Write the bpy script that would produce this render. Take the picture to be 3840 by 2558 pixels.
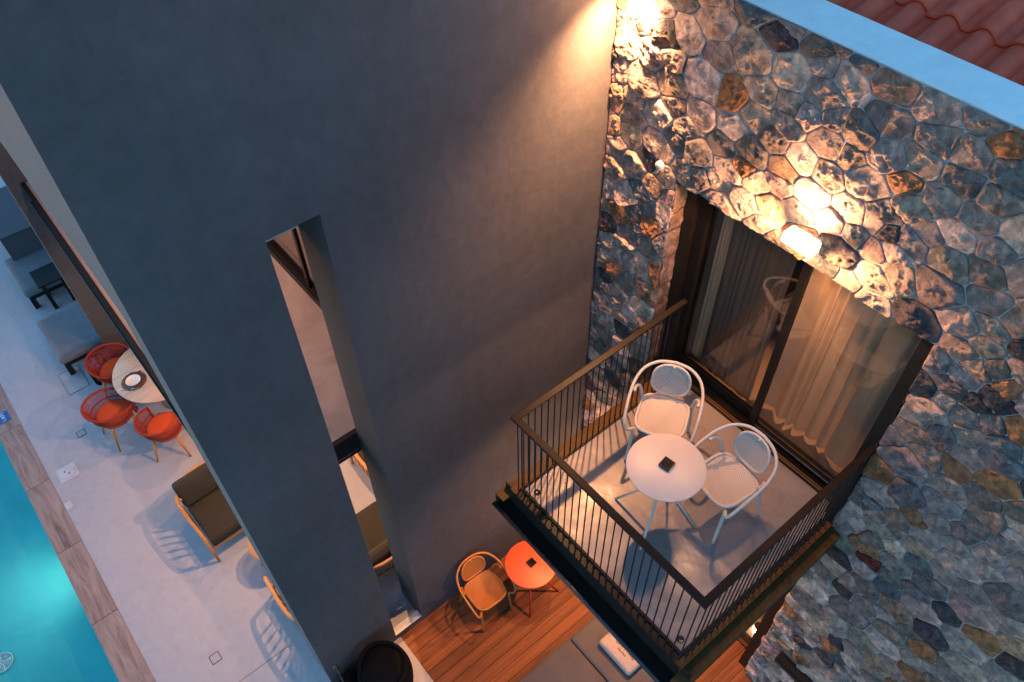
import bpy, math, random
from mathutils import Matrix, Vector, noise
PI = math.pi
S = bpy.context.scene
COL = S.collection
for o in list(bpy.data.objects):
    bpy.data.objects.remove(o)

# ------------------------------------------------------------------ camera
cam_d = bpy.data.cameras.new('camera')
cam_d.lens = 28.487
cam_d.sensor_width = 36.0
cam_d.clip_start = 0.05
cam_d.clip_end = 400
cam = bpy.data.objects.new('camera', cam_d)
COL.objects.link(cam)
cam.matrix_world = Matrix(((0.6378, -0.5773, 0.5098, 3.7328),
                           (0.7700, 0.4914, -0.4069, -3.9964),
                           (-0.0156, 0.6521, 0.7579, 5.9874),
                           (0, 0, 0, 1)))
S.camera = cam

# ------------------------------------------------------------------ world: dusk, sun just under the horizon
world = bpy.data.worlds.new('World')
S.world = world
world.use_nodes = True
wn = world.node_tree
for n in list(wn.nodes):
    wn.nodes.remove(n)
sky = wn.nodes.new('ShaderNodeTexSky')
sky.sky_type = 'NISHITA'
sky.sun_disc = False
sky.sun_elevation = math.radians(4)
sky.sun_rotation = math.radians(236)
sky.altitude = 50
sky.air_density = 1.0
sky.dust_density = 0.3
sky.ozone_density = 4.5
bg = wn.nodes.new('ShaderNodeBackground')
bg.inputs['Strength'].default_value = 0.079
wo = wn.nodes.new('ShaderNodeOutputWorld')
tint = wn.nodes.new('ShaderNodeMix'); tint.data_type = 'RGBA'; tint.blend_type = 'MULTIPLY'
tint.inputs[0].default_value = 1.0; tint.inputs[7].default_value = (1.42, 1.17, 0.90, 1)   # the camera's white balance
wn.links.new(sky.outputs[0], tint.inputs[6]); wn.links.new(tint.outputs[2], bg.inputs['Color'])
wn.links.new(bg.outputs[0], wo.inputs['Surface'])

# the afterglow of the set sun: very weak, wide, from over the pool
sun_d = bpy.data.lights.new('sun', 'SUN')
sun_d.energy = 0.02
sun_d.angle = math.radians(60)
sun_d.color = (0.45, 0.7, 1.0)
sun = bpy.data.objects.new('sun', sun_d)
COL.objects.link(sun)
sun.rotation_euler = (math.radians(40), 0, math.radians(20))

S.view_settings.view_transform = 'Standard'
S.view_settings.look = 'None'
S.view_settings.gamma = 1.0
S.view_settings.use_curve_mapping = False
S.view_settings.exposure = 3.7
S.render.engine = 'CYCLES'
S.cycles.max_bounces = 8
S.cycles.transparent_max_bounces = 16
S.cycles.caustics_reflective = False
S.cycles.caustics_refractive = False
S.cycles.sample_clamp_indirect = 4.0

LAMP_K = 0.33          # overall lamp level
WARM = (1.0, 0.445, 0.18)
G = -3.597            # ground level; z=0 is the balcony floor

# ------------------------------------------------------------------ mesh helpers
class MB:
    def __init__(self):
        self.v = []; self.f = []
    def box(self, x0, x1, y0, y1, z0, z1, M=None):
        b = len(self.v)
        P = [(x0,y0,z0),(x1,y0,z0),(x1,y1,z0),(x0,y1,z0),(x0,y0,z1),(x1,y0,z1),(x1,y1,z1),(x0,y1,z1)]
        if M: P = [tuple(M @ Vector(p)) for p in P]
        self.v += P
        self.f += [tuple(b+i for i in q) for q in ((0,3,2,1),(4,5,6,7),(0,1,5,4),(1,2,6,5),(2,3,7,6),(3,0,4,7))]
        return self
    def tube(self, pts, r, n=10, closed=False, cap=True, rs=None):
        pts = [Vector(p) for p in pts]
        m = len(pts); b = len(self.v)
        up = None
        for i, p in enumerate(pts):
            if closed: t = (pts[(i+1) % m] - pts[i-1])
            else: t = pts[min(i+1, m-1)] - pts[max(i-1, 0)]
            t.normalize()
            if up is None:
                up = Vector((0,0,1)) if abs(t.z) < 0.9 else Vector((1,0,0))
                up = (up - t*up.dot(t)).normalized()
            else:
                up = (up - t*up.dot(t)).normalized()
            s = t.cross(up)
            rr = rs[i] if rs else r
            for k in range(n):
                a = 2*PI*k/n
                self.v.append(tuple(p + up*math.cos(a)*rr + s*math.sin(a)*rr))
        rng = m if closed else m-1
        for i in range(rng):
            for k in range(n):
                a0 = b+i*n+k; a1 = b+i*n+(k+1) % n
                c0 = b+((i+1) % m)*n+k; c1 = b+((i+1) % m)*n+(k+1) % n
                self.f.append((a0, c0, c1, a1))
        if cap and not closed:
            self.f.append(tuple(b+k for k in range(n)))
            self.f.append(tuple(b+(m-1)*n+k for k in reversed(range(n))))
        return self
    def lathe(self, prof, cx=0, cy=0, n=32, cap=True):
        b = len(self.v)
        for r, z in prof:
            for k in range(n):
                a = 2*PI*k/n
                self.v.append((cx+r*math.cos(a), cy+r*math.sin(a), z))
        for i in range(len(prof)-1):
            for k in range(n):
                self.f.append((b+i*n+k, b+i*n+(k+1) % n, b+(i+1)*n+(k+1) % n, b+(i+1)*n+k))
        if cap:
            self.f.append(tuple(b+k for k in reversed(range(n))))
            self.f.append(tuple(b+(len(prof)-1)*n+k for k in range(n)))
        return self
    def grid(self, fn, nu, nv, flip=False, closed_u=False):
        b = len(self.v)
        for j in range(nv+1):
            for i in range(nu+1):
                self.v.append(tuple(fn(i/nu, j/nv)))
        for j in range(nv):
            for i in range(nu):
                q = (b+j*(nu+1)+i, b+j*(nu+1)+i+1, b+(j+1)*(nu+1)+i+1, b+(j+1)*(nu+1)+i)
                self.f.append(q[::-1] if flip else q)
        return self
    def quad(self, *P):
        b = len(self.v); self.v += [tuple(p) for p in P]; self.f.append(tuple(range(b, b+len(P)))); return self
    def mesh(self, name, mat=None, smooth=False):
        me = bpy.data.meshes.new(name)
        me.from_pydata(self.v, [], self.f)
        if mat: me.materials.append(mat)
        if smooth:
            me.polygons.foreach_set('use_smooth', [True]*len(me.polygons))
        me.update()
        return me
    def obj(self, name, mat, parent=None, smooth=False, bevel=0, seg=2):
        o = bpy.data.objects.new(name, self.mesh(name, mat, smooth))
        COL.objects.link(o)
        if parent: o.parent = parent
        if bevel:
            m = o.modifiers.new('bevel', 'BEVEL'); m.width = bevel; m.segments = seg; m.limit_method = 'ANGLE'
            m.angle_limit = math.radians(40)
            if seg > 1:
                o.data.polygons.foreach_set('use_smooth', [True]*len(o.data.polygons))
                m.harden_normals = True
        return o

def tag(o, label=None, cat=None, group=None, kind=None):
    if label: o['label'] = label
    if cat: o['category'] = cat
    if group: o['group'] = group
    if kind: o['kind'] = kind
    return o
def thing(name, label, cat, loc=(0,0,0), rz=0, group=None):
    o = bpy.data.objects.new(name, None); COL.objects.link(o)
    o.location = loc; o.rotation_euler = (0,0,rz); o.empty_display_size = 0.1
    return tag(o, label, cat, group)
def dup(root, loc, rz, label, group=None):
    r = root.copy(); COL.objects.link(r); r.location = loc; r.rotation_euler = (0,0,rz); r['label'] = label
    if group: r['group'] = group
    for ch in list(root.children):
        c = ch.copy(); COL.objects.link(c); c.parent = r
        for g in list(ch.children):
            d = g.copy(); COL.objects.link(d); d.parent = c
    return r
def inst(name, me, parent=None, loc=(0,0,0), rot=(0,0,0)):
    o = bpy.data.objects.new(name, me); COL.objects.link(o)
    o.location = loc; o.rotation_euler = rot
    if parent: o.parent = parent
    return o

# ------------------------------------------------------------------ materials
def new_mat(name):
    m = bpy.data.materials.new(name); m.use_nodes = True
    nt = m.node_tree
    return m, nt, nt.nodes['Principled BSDF']
def rgb(c): return (c[0], c[1], c[2], 1)
def ramp(nt, fac, stops):
    r = nt.nodes.new('ShaderNodeValToRGB')
    el = r.color_ramp.elements
    while len(el) < len(stops): el.new(0.5)
    for e, (p, c) in zip(el, stops):
        e.position = p; e.color = rgb(c) if len(c) == 3 else c
    nt.links.new(fac, r.inputs[0]); return r.outputs[0]
def coords(nt, scale=(1,1,1), rot=(0,0,0), kind='Object'):
    tc = nt.nodes.new('ShaderNodeTexCoord'); mp = nt.nodes.new('ShaderNodeMapping')
    mp.inputs['Scale'].default_value = scale; mp.inputs['Rotation'].default_value = rot
    nt.links.new(tc.outputs[kind], mp.inputs[0]); return mp.outputs[0]
def ntex(nt, vec, scale, detail=6, rough=0.55, dist=0.0):
    n = nt.nodes.new('ShaderNodeTexNoise'); n.inputs['Scale'].default_value = scale
    n.inputs['Detail'].default_value = detail; n.inputs['Roughness'].default_value = rough
    n.inputs['Distortion'].default_value = dist
    nt.links.new(vec, n.inputs['Vector']); return n.outputs[0]
def mixc(nt, fac, a, b, mode='MIX'):
    m = nt.nodes.new('ShaderNodeMix'); m.data_type = 'RGBA'; m.blend_type = mode
    for s, v in ((m.inputs[0], fac), (m.inputs[6], a), (m.inputs[7], b)):
        if hasattr(v, 'is_output'): nt.links.new(v, s)
        elif isinstance(v, (int, float)): s.default_value = v
        else: s.default_value = rgb(v)
    return m.outputs[2]
def mth(nt, op, a, b=None, clamp=False):
    m = nt.nodes.new('ShaderNodeMath'); m.operation = op; m.use_clamp = clamp
    for s, v in ((m.inputs[0], a), (m.inputs[1], b)):
        if v is None: continue
        if hasattr(v, 'is_output'): nt.links.new(v, s)
        else: s.default_value = v
    return m.outputs[0]
def bump(nt, bsdf, h, strength=0.3, dist=0.01):
    b = nt.nodes.new('ShaderNodeBump'); b.inputs['Strength'].default_value = strength
    b.inputs['Distance'].default_value = dist
    nt.links.new(h, b.inputs['Height']); nt.links.new(b.outputs[0], bsdf.inputs['Normal']); return b

def simple(name, c, rough=0.5, metal=0.0, var=0.12, scale=6, bmp=0.0, bscale=80, bdist=0.003):
    m, nt, b = new_mat(name)
    v = coords(nt)
    n = ntex(nt, v, scale, 5)
    col = ramp(nt, n, [(0.3, tuple(x*(1-var) for x in c)), (0.7, tuple(min(1, x*(1+var)) for x in c))])
    nt.links.new(col, b.inputs['Base Color'])
    b.inputs['Roughness'].default_value = rough; b.inputs['Metallic'].default_value = metal
    if bmp:
        bump(nt, b, ntex(nt, v, bscale, 4), bmp, bdist)
    return m

# plaster with stucco grain
def plaster(name, c, amp=0.5, bs=140, var=0.10):
    m, nt, b = new_mat(name)
    v = coords(nt)
    big = ntex(nt, v, 0.9, 6, 0.6)
    fine = ntex(nt, v, 9, 6, 0.65)
    f = mth(nt, 'ADD', mth(nt, 'MULTIPLY', big, 0.6), mth(nt, 'MULTIPLY', fine, 0.4))
    col = ramp(nt, f, [(0.35, tuple(x*(1-var) for x in c)), (0.65, tuple(x*(1+var) for x in c))])
    vs = coords(nt, (9, 9, 0.5))
    st = ramp(nt, ntex(nt, vs, 1.0, 5, 0.7), [(0.35, (0.93,)*3), (0.7, (1.03,)*3)])
    col = mixc(nt, 1.0, col, st, 'MULTIPLY')
    nt.links.new(col, b.inputs['Base Color'])
    b.inputs['Roughness'].default_value = 0.85
    g = ntex(nt, coords(nt, (1, 0.6, 1.2)), bs, 3, 0.6)
    h = mth(nt, 'ADD', mth(nt, 'MULTIPLY', g, 0.5), mth(nt, 'MULTIPLY', ntex(nt, v, 12, 5), 0.9))
    bump(nt, b, h, amp, 0.006)
    return m
M = {}
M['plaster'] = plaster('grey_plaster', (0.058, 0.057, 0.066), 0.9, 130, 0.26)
M['coping'] = plaster('pale_coping', (0.88, 0.84, 0.80), 0.35, 200, 0.05)
M['terrace'] = plaster('pale_microcement', (0.41, 0.375, 0.385), 0.10, 60, 0.05)
M['terrace'].node_tree.nodes['Principled BSDF'].inputs['Roughness'].default_value = 0.6
M['white_wall'] = plaster('white_interior', (0.6, 0.57, 0.52), 0.1)
M['steel'] = simple('black_steel', (0.012, 0.012, 0.013), 0.5, 0.0, 0.2, 14, 0.15, 200, 0.001)
M['bronze'] = simple('bronze_paint', (0.085, 0.043, 0.013), 0.42, 0.0, 0.2, 10, 0.15, 160, 0.001)
M['rail'] = simple('dark_rail_paint', (0.013, 0.009, 0.007), 0.38, 0.0, 0.2, 10, 0.1, 160, 0.001)
M['frame'] = simple('dark_door_frame', (0.016, 0.012, 0.010), 0.35, 0.0, 0.2, 8)
M['gold'] = simple('bronze_track', (0.42, 0.22, 0.07), 0.30, 0.7, 0.15, 20)
M['white_paint'] = simple('white_powder_coat', (0.54, 0.49, 0.46), 0.42, 0, 0.03, 5)
M['white_plastic'] = simple('white_moulded_plastic', (0.50, 0.45, 0.41), 0.5, 0, 0.05, 5)
M['ochre_plastic'] = simple('ochre_moulded_plastic', (0.46, 0.155, 0.032), 0.5, 0, 0.06, 5)
M['red_paint'] = simple('red_powder_coat', (0.80, 0.10, 0.035), 0.42, 0, 0.03, 5)
M['red_leg'] = simple('red_leg_paint', (0.55, 0.03, 0.02), 0.42, 0, 0.05, 5)
for k_ in ('steel', 'rail', 'frame', 'bronze'): M[k_].node_tree.nodes['Principled BSDF'].inputs['Specular IOR Level'].default_value = 0.16
M['lip'] = simple('lip_gloss', (0.02, 0.022, 0.026), 0.3, 0, 0.1, 20)
M['black'] = simple('black_fabric', (0.006, 0.006, 0.007), 0.9, 0, 0.2, 30, 0.4, 300, 0.003)
M['black_plastic'] = simple('black_gloss', (0.012, 0.011, 0.010), 0.25, 0, 0.1, 20)
M['grey_cushion'] = simple('grey_outdoor_fabric', (0.115, 0.095, 0.087), 0.95, 0, 0.12, 5, 0.35, 420, 0.002)
M['pillow'] = simple('cream_terry_fabric', (0.44, 0.34, 0.29), 0.95, 0, 0.08, 18, 0.5, 120, 0.006)
M['lounger'] = simple('mid_grey_fabric', (0.15, 0.145, 0.155), 0.95, 0, 0.1, 6, 0.3, 420, 0.002)
M['olive'] = simple('olive_fabric', (0.032, 0.024, 0.014), 0.95, 0, 0.12, 9, 0.35, 420, 0.002)
M['rope'] = simple('brick_red_rope', (0.26, 0.022, 0.010), 0.85, 0, 0.15, 40, 0.5, 200, 0.003)
M['orange_fabric'] = simple('orange_fabric', (0.62, 0.075, 0.012), 0.9, 0, 0.06, 10, 0.3, 420, 0.002)
M['black'].node_tree.nodes['Principled BSDF'].inputs['Specular IOR Level'].default_value = 0.05
M['cloth'] = simple('grey_cloth', (0.16, 0.17, 0.22), 0.95, 0, 0.2, 30, 0.3, 100, 0.004)
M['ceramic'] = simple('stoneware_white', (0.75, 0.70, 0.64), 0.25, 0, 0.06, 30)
M['cutlery'] = simple('polished_steel', (0.6, 0.62, 0.65), 0.22, 1.0, 0.05, 10)
M['blue_sign'] = simple('blue_tile', (0.012, 0.09, 0.30), 0.3, 0, 0.15, 60)
M['sign_text'] = simple('sign_white', (0.55, 0.72, 0.85), 0.5)
M['print'] = simple('dark_print', (0.10, 0.065, 0.05), 0.8)
M['gap'] = simple('dark_gap', (0.03, 0.035, 0.04), 0.9)
M['lid'] = simple('pale_plastic_lid', (0.50, 0.48, 0.50), 0.6, 0, 0.05, 10)
M['dark_box'] = simple('slate_grey_coating', (0.06, 0.055, 0.07), 0.8, 0, 0.1, 6)

def wood(name, c1, c2, rough=0.45, along='y', scale=1.0, rnd=0.25):
    m, nt, b = new_mat(name)
    sc = {'x': (1.2, 26, 26), 'y': (26, 1.2, 26), 'z': (26, 26, 1.2)}[along]
    oi = nt.nodes.new('ShaderNodeObjectInfo')
    tc = nt.nodes.new('ShaderNodeTexCoord')
    off = nt.nodes.new('ShaderNodeVectorMath'); off.operation = 'ADD'
    cmb = nt.nodes.new('ShaderNodeCombineXYZ')
    k = mth(nt, 'MULTIPLY', oi.outputs['Random'], 37.0)
    for i in range(3): nt.links.new(k, cmb.inputs[i])
    nt.links.new(tc.outputs['Object'], off.inputs[0]); nt.links.new(cmb.outputs[0], off.inputs[1])
    mp = nt.nodes.new('ShaderNodeMapping'); mp.inputs['Scale'].default_value = tuple(s*scale for s in sc)
    nt.links.new(off.outputs[0], mp.inputs[0])
    n1 = ntex(nt, mp.outputs[0], 1.0, 8, 0.62, 0.6)
    n2 = ntex(nt, mp.outputs[0], 5.0, 4, 0.6)
    f = mth(nt, 'ADD', mth(nt, 'MULTIPLY', n1, 0.75), mth(nt, 'MULTIPLY', n2, 0.25))
    col = ramp(nt, f, [(0.32, c1), (0.68, c2)])
    v = mth(nt, 'ADD', mth(nt, 'MULTIPLY', oi.outputs['Random'], rnd*2), 1-rnd)
    cc = nt.nodes.new('ShaderNodeCombineXYZ')
    for i in range(3): nt.links.new(v, cc.inputs[i])
    col = mixc(nt, 1.0, col, cc.outputs[0], 'MULTIPLY')
    nt.links.new(col, b.inputs['Base Color']); b.inputs['Roughness'].default_value = rough
    bump(nt, b, f, 0.25, 0.002)
    return m
M['deck'] = wood('ipe_decking', (0.10, 0.030, 0.012), (0.30, 0.095, 0.030), 0.55, 'y', 1.0, 0.32)
M['teak'] = wood('teak', (0.42, 0.16, 0.045), (0.62, 0.27, 0.09), 0.5, 'x', 1.0, 0.08)
M['deck'].node_tree.nodes['Principled BSDF'].inputs['Specular IOR Level'].default_value = 0.25
M['oak'] = wood('pale_oak_top', (0.42, 0.26, 0.17), (0.64, 0.44, 0.31), 0.5, 'y', 0.5, 0.02)
M['leg_wood'] = wood('teak_leg', (0.40, 0.15, 0.04), (0.55, 0.23, 0.07), 0.5, 'z', 1.0, 0.08)

# balcony concrete: polished, blotchy
def concrete(name, c, rough):
    m, nt, b = new_mat(name)
    v = coords(nt)
    f = ntex(nt, v, 2.2, 8, 0.62, 0.8)
    col = ramp(nt, f, [(0.28, tuple(x*0.72 for x in c)), (0.5, c), (0.75, tuple(x*1.22 for x in c))])
    nt.links.new(col, b.inputs['Base Color'])
    r = ramp(nt, ntex(nt, v, 3.1, 7, 0.6, 0.5), [(0.3, (rough-0.1,)*3), (0.7, (rough+0.12,)*3)])
    nt.links.new(r, b.inputs['Roughness'])
    h = mth(nt, 'ADD', mth(nt, 'MULTIPLY', ntex(nt, v, 5, 5), 1.0), mth(nt, 'MULTIPLY', ntex(nt, v, 60, 3), 0.12))
    bump(nt, b, h, 0.35, 0.012)
    return m
M['concrete'] = concrete('polished_concrete', (0.22, 0.19, 0.18), 0.32)
M['loggia_floor'] = concrete('brown_concrete', (0.36, 0.28, 0.25), 0.6)

# travertine-like pool coping
def coping_mat():
    m, nt, b = new_mat('wood_look_coping')
    v = coords(nt, (1.2, 9, 9))
    oi = nt.nodes.new('ShaderNodeObjectInfo')
    add = nt.nodes.new('ShaderNodeVectorMath'); add.operation = 'ADD'
    cmb = nt.nodes.new('ShaderNodeCombineXYZ')
    k = mth(nt, 'MULTIPLY', oi.outputs['Random'], 29.0)
    for i in range(3): nt.links.new(k, cmb.inputs[i])
    nt.links.new(v, add.inputs[0]); nt.links.new(cmb.outputs[0], add.inputs[1])
    f = ntex(nt, add.outputs[0], 1.3, 9, 0.65, 1.2)
    col = ramp(nt, f, [(0.30, (0.15, 0.085, 0.065)), (0.45, (0.27, 0.17, 0.135)), (0.7, (0.40, 0.28, 0.23))])
    nt.links.new(col, b.inputs['Base Color']); b.inputs['Roughness'].default_value = 0.65
    bump(nt, b, f, 0.2, 0.003)
    return m
M['pool_coping'] = coping_mat()

def basin_mat():
    m, nt, b = new_mat('turquoise_pool_render')
    v = coords(nt)
    f = ntex(nt, v, 1.1, 7, 0.65, 0.6)
    col = ramp(nt, f, [(0.3, (0.07, 0.46, 0.41)), (0.7, (0.12, 0.58, 0.52))])
    nt.links.new(col, b.inputs['Base Color']); b.inputs['Roughness'].default_value = 0.8
    return m
M['basin'] = basin_mat()

def thin(name, tint, ior, rough=0.0, bumpy=False, extra=0.0):
    m = bpy.data.materials.new(name); m.use_nodes = True; nt = m.node_tree
    nt.nodes.clear()
    out = nt.nodes.new('ShaderNodeOutputMaterial'); mix = nt.nodes.new('ShaderNodeMixShader')
    tr = nt.nodes.new('ShaderNodeBsdfTransparent'); gl = nt.nodes.new('ShaderNodeBsdfGlossy')
    lw = nt.nodes.new('ShaderNodeLayerWeight'); lw.inputs['Blend'].default_value = 0.5
    tr.inputs[0].default_value = rgb(tint); gl.inputs['Roughness'].default_value = rough
    r0 = ((ior-1)/(ior+1))**2
    f = mth(nt, 'ADD', mth(nt, 'MULTIPLY', mth(nt, 'POWER', lw.outputs['Facing'], 4.0), 1-r0), r0+extra, True)
    nt.links.new(f, mix.inputs[0]); nt.links.new(tr.outputs[0], mix.inputs[1]); nt.links.new(gl.outputs[0], mix.inputs[2])
    nt.links.new(mix.outputs[0], out.inputs[0])
    if bumpy:
        b = nt.nodes.new('ShaderNodeBump'); b.inputs['Strength'].default_value = 0.25; b.inputs['Distance'].default_value = 0.02
        n = ntex(nt, coords(nt), 3.0, 3, 0.5); nt.links.new(n, b.inputs['Height'])
        nt.links.new(b.outputs[0], gl.inputs['Normal']); nt.links.new(b.outputs[0], lw.inputs['Normal'])
    return m
M['glass'] = thin('door_glass', (0.86, 0.84, 0.80), 1.6, 0.0, False, 0.02)
M['water'] = thin('pool_water', (0.80, 0.97, 0.98), 1.33, 0.02, True)

def sheer(name, c, alpha):
    m, nt, b = new_mat(name)
    b.inputs['Base Color'].default_value = rgb(c); b.inputs['Roughness'].default_value = 0.95
    nt.nodes.remove(b)
    d = nt.nodes.new('ShaderNodeBsdfDiffuse'); t = nt.nodes.new('ShaderNodeBsdfTranslucent'); tr = nt.nodes.new('ShaderNodeBsdfTransparent')
    n = ntex(nt, coords(nt, (60, 60, 3)), 4, 3)
    col = ramp(nt, n, [(0.3, tuple(x*0.9 for x in c)), (0.7, c)])
    nt.links.new(col, d.inputs[0]); nt.links.new(col, t.inputs[0])
    m1 = nt.nodes.new('ShaderNodeMixShader'); m1.inputs[0].default_value = 0.35
    m2 = nt.nodes.new('ShaderNodeMixShader'); m2.inputs[0].default_value = alpha
    nt.links.new(d.outputs[0], m1.inputs[1]); nt.links.new(t.outputs[0], m1.inputs[2])
    nt.links.new(tr.outputs[0], m2.inputs[1]); nt.links.new(m1.outputs[0], m2.inputs[2])
    nt.links.new(m2.outputs[0], nt.nodes['Material Output'].inputs[0])
    return m
M['sheer'] = sheer('cream_sheer_curtain', (0.72, 0.62, 0.50), 0.88)
M['dark_curtain'] = sheer('brown_blackout_curtain', (0.21, 0.19, 0.20), 1.0)

def emit(name, c, s):
    m = bpy.data.materials.new(name); m.use_nodes = True; nt = m.node_tree; nt.nodes.clear()
    e = nt.nodes.new('ShaderNodeEmission'); e.inputs[0].default_value = rgb(c); e.inputs[1].default_value = s
    o = nt.nodes.new('ShaderNodeOutputMaterial'); nt.links.new(e.outputs[0], o.inputs[0]); return m
M['glow'] = emit('lit_diffuser', (1.0, 0.72, 0.45), 3.0)
M['opal'] = emit('opal_lamp_body', (1.0, 0.70, 0.42), 0.9)

# perforated plastic: rows of small slots cut through the panel
def perforated(name, c):
    m, nt, b = new_mat(name)
    tc = nt.nodes.new('ShaderNodeTexCoord'); sp = nt.nodes.new('ShaderNodeSeparateXYZ')
    uv = nt.nodes.new('ShaderNodeUVMap')
    nt.links.new(uv.outputs[0], sp.inputs[0])
    row = mth(nt, 'MULTIPLY', sp.outputs[1], 1/0.0125)
    fr = mth(nt, 'FRACT', row)
    odd = mth(nt, 'MULTIPLY', mth(nt, 'MODULO', mth(nt, 'FLOOR', row), 2.0), 0.5)
    cx = mth(nt, 'FRACT', mth(nt, 'ADD', mth(nt, 'MULTIPLY', sp.outputs[0], 1/0.017), odd))
    dx = mth(nt, 'ABSOLUTE', mth(nt, 'SUBTRACT', cx, 0.5)); dy = mth(nt, 'ABSOLUTE', mth(nt, 'SUBTRACT', fr, 0.5))
    inx = mth(nt, 'LESS_THAN', dx, 0.32); iny = mth(nt, 'LESS_THAN', dy, 0.16)
    a = mth(nt, 'SUBTRACT', 1.0, mth(nt, 'MULTIPLY', inx, iny))
    nt.links.new(a, b.inputs['Alpha'])
    b.inputs['Base Color'].default_value = rgb(c); b.inputs['Roughness'].default_value = 0.5
    return m
M['perf_white'] = perforated('perforated_white_plastic', (0.47, 0.41, 0.37))
M['perf_ochre'] = perforated('perforated_ochre_plastic', (0.46, 0.155, 0.032))

# stone: colour of each stone comes from its own attribute, rust, veins and grain on top
def stone_mat():
    m, nt, b = new_mat('field_stone')
    at = nt.nodes.new('ShaderNodeAttribute'); at.attribute_name = 'tint'
    tc = nt.nodes.new('ShaderNodeTexCoord')
    v = tc.outputs['Object']
    n1 = ntex(nt, v, 9, 8, 0.65, 0.8)
    n2 = ntex(nt, v, 34, 6, 0.7)
    c = mixc(nt, 1.0, at.outputs['Color'], ramp(nt, n1, [(0.32, (0.42, 0.42, 0.45)), (0.5, (0.95, 0.93, 0.92)), (0.68, (1.6, 1.52, 1.45))]), 'MULTIPLY')
    vo = nt.nodes.new('ShaderNodeTexVoronoi'); vo.inputs['Scale'].default_value = 17
    wv = nt.nodes.new('ShaderNodeMix'); wv.data_type = 'VECTOR'; wv.inputs[0].default_value = 0.10
    nz = nt.nodes.new('ShaderNodeTexNoise'); nz.inputs['Scale'].default_value = 8; nz.inputs['Detail'].default_value = 6
    nt.links.new(v, nz.inputs['Vector']); nt.links.new(v, wv.inputs[4]); nt.links.new(nz.outputs['Color'], wv.inputs[5]); nt.links.new(wv.outputs[1], vo.inputs['Vector'])
    sv = nt.nodes.new('ShaderNodeSeparateColor'); nt.links.new(vo.outputs['Color'], sv.inputs[0])
    c = mixc(nt, 1.0, c, ramp(nt, sv.outputs[0], [(0.0, (0.62, 0.62, 0.66)), (0.5, (1, 1, 1)), (1.0, (1.38, 1.34, 1.28))]), 'MULTIPLY')
    rust = ramp(nt, ntex(nt, v, 5.3, 5, 0.6, 0.6), [(0.54, (0, 0, 0)), (0.66, (1, 1, 1))])
    c = mixc(nt, mth(nt, 'MULTIPLY', rust, 0.55), c, (0.28, 0.125, 0.060))
    veins = ramp(nt, mth(nt, 'ABSOLUTE', mth(nt, 'SUBTRACT', ntex(nt, v, 6.5, 6, 0.6, 0.9), 0.5)), [(0.0, (1, 1, 1)), (0.018, (0, 0, 0))])
    c = mixc(nt, mth(nt, 'MULTIPLY', veins, 0.12), c, (0.4, 0.38, 0.36))
    sp = ramp(nt, n2, [(0.62, (0, 0, 0)), (0.7, (1, 1, 1))])
    c = mixc(nt, mth(nt, 'MULTIPLY', sp, 0.5), c, (0.50, 0.47, 0.45))
    nt.links.new(c, b.inputs['Base Color'])
    b.inputs['Roughness'].default_value = 0.85; b.inputs['Specular IOR Level'].default_value = 0.3
    rid = mth(nt, 'ABSOLUTE', mth(nt, 'SUBTRACT', ntex(nt, v, 24, 8, 0.66, 0.5), 0.5))
    h = mth(nt, 'ADD', mth(nt, 'MULTIPLY', rid, 2.0), mth(nt, 'MULTIPLY', ntex(nt, v, 80, 6, 0.72, 0.6), 0.8))
    bump(nt, b, h, 1.0, 0.018)
    return m
M['stone'] = stone_mat()
def mortar_mat():
    m, nt, b = new_mat('lime_mortar')
    v = coords(nt)
    col = ramp(nt, ntex(nt, v, 7, 7, 0.6), [(0.3, (0.22, 0.232, 0.255)), (0.7, (0.38, 0.40, 0.43))])
    nt.links.new(col, b.inputs['Base Color']); b.inputs['Roughness'].default_value = 0.9
    h = mth(nt, 'ADD', ntex(nt, v, 22, 6, 0.6), mth(nt, 'MULTIPLY', ntex(nt, v, 90, 4), 0.4))
    bump(nt, b, h, 0.8, 0.012)
    return m
M['mortar'] = mortar_mat()

def tile_mat():
    m, nt, b = new_mat('terracotta_tile')
    v = coords(nt)
    oi = nt.nodes.new('ShaderNodeObjectInfo')
    add = nt.nodes.new('ShaderNodeVectorMath'); add.operation = 'ADD'
    nt.links.new(v, add.inputs[0]); nt.links.new(oi.outputs['Location'], add.inputs[1])
    n = ntex(nt, add.outputs[0], 6, 6, 0.6)
    col = ramp(nt, n, [(0.3, (0.60, 0.060, 0.024)), (0.7, (0.80, 0.110, 0.048))])
    sc = ramp(nt, ntex(nt, add.outputs[0], 8, 7, 0.7, 0.4), [(0.66, (0, 0, 0)), (0.76, (1, 1, 1))])
    col = mixc(nt, mth(nt, 'MULTIPLY', sc, 0.55), col, (0.42, 0.33, 0.33))
    nt.links.new(col, b.inputs['Base Color']); b.inputs['Roughness'].default_value = 0.6
    b.inputs['Specular IOR Level'].default_value = 0.3
    bump(nt, b, ntex(nt, add.outputs[0], 60, 4), 0.2, 0.003)
    return m
M['tile'] = tile_mat()

def mat_weave():
    m, nt, b = new_mat('woven_mat')
    vo = nt.nodes.new('ShaderNodeTexVoronoi'); vo.inputs['Scale'].default_value = 70
    nt.links.new(coords(nt), vo.inputs['Vector'])
    col = ramp(nt, vo.outputs[0], [(0.1, (0.22, 0.12, 0.06)), (0.6, (0.03, 0.02, 0.015))])
    nt.links.new(col, b.inputs['Base Color']); bump(nt, b, vo.outputs[0], 0.8, 0.006)
    return m
M['weave'] = mat_weave()

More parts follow.
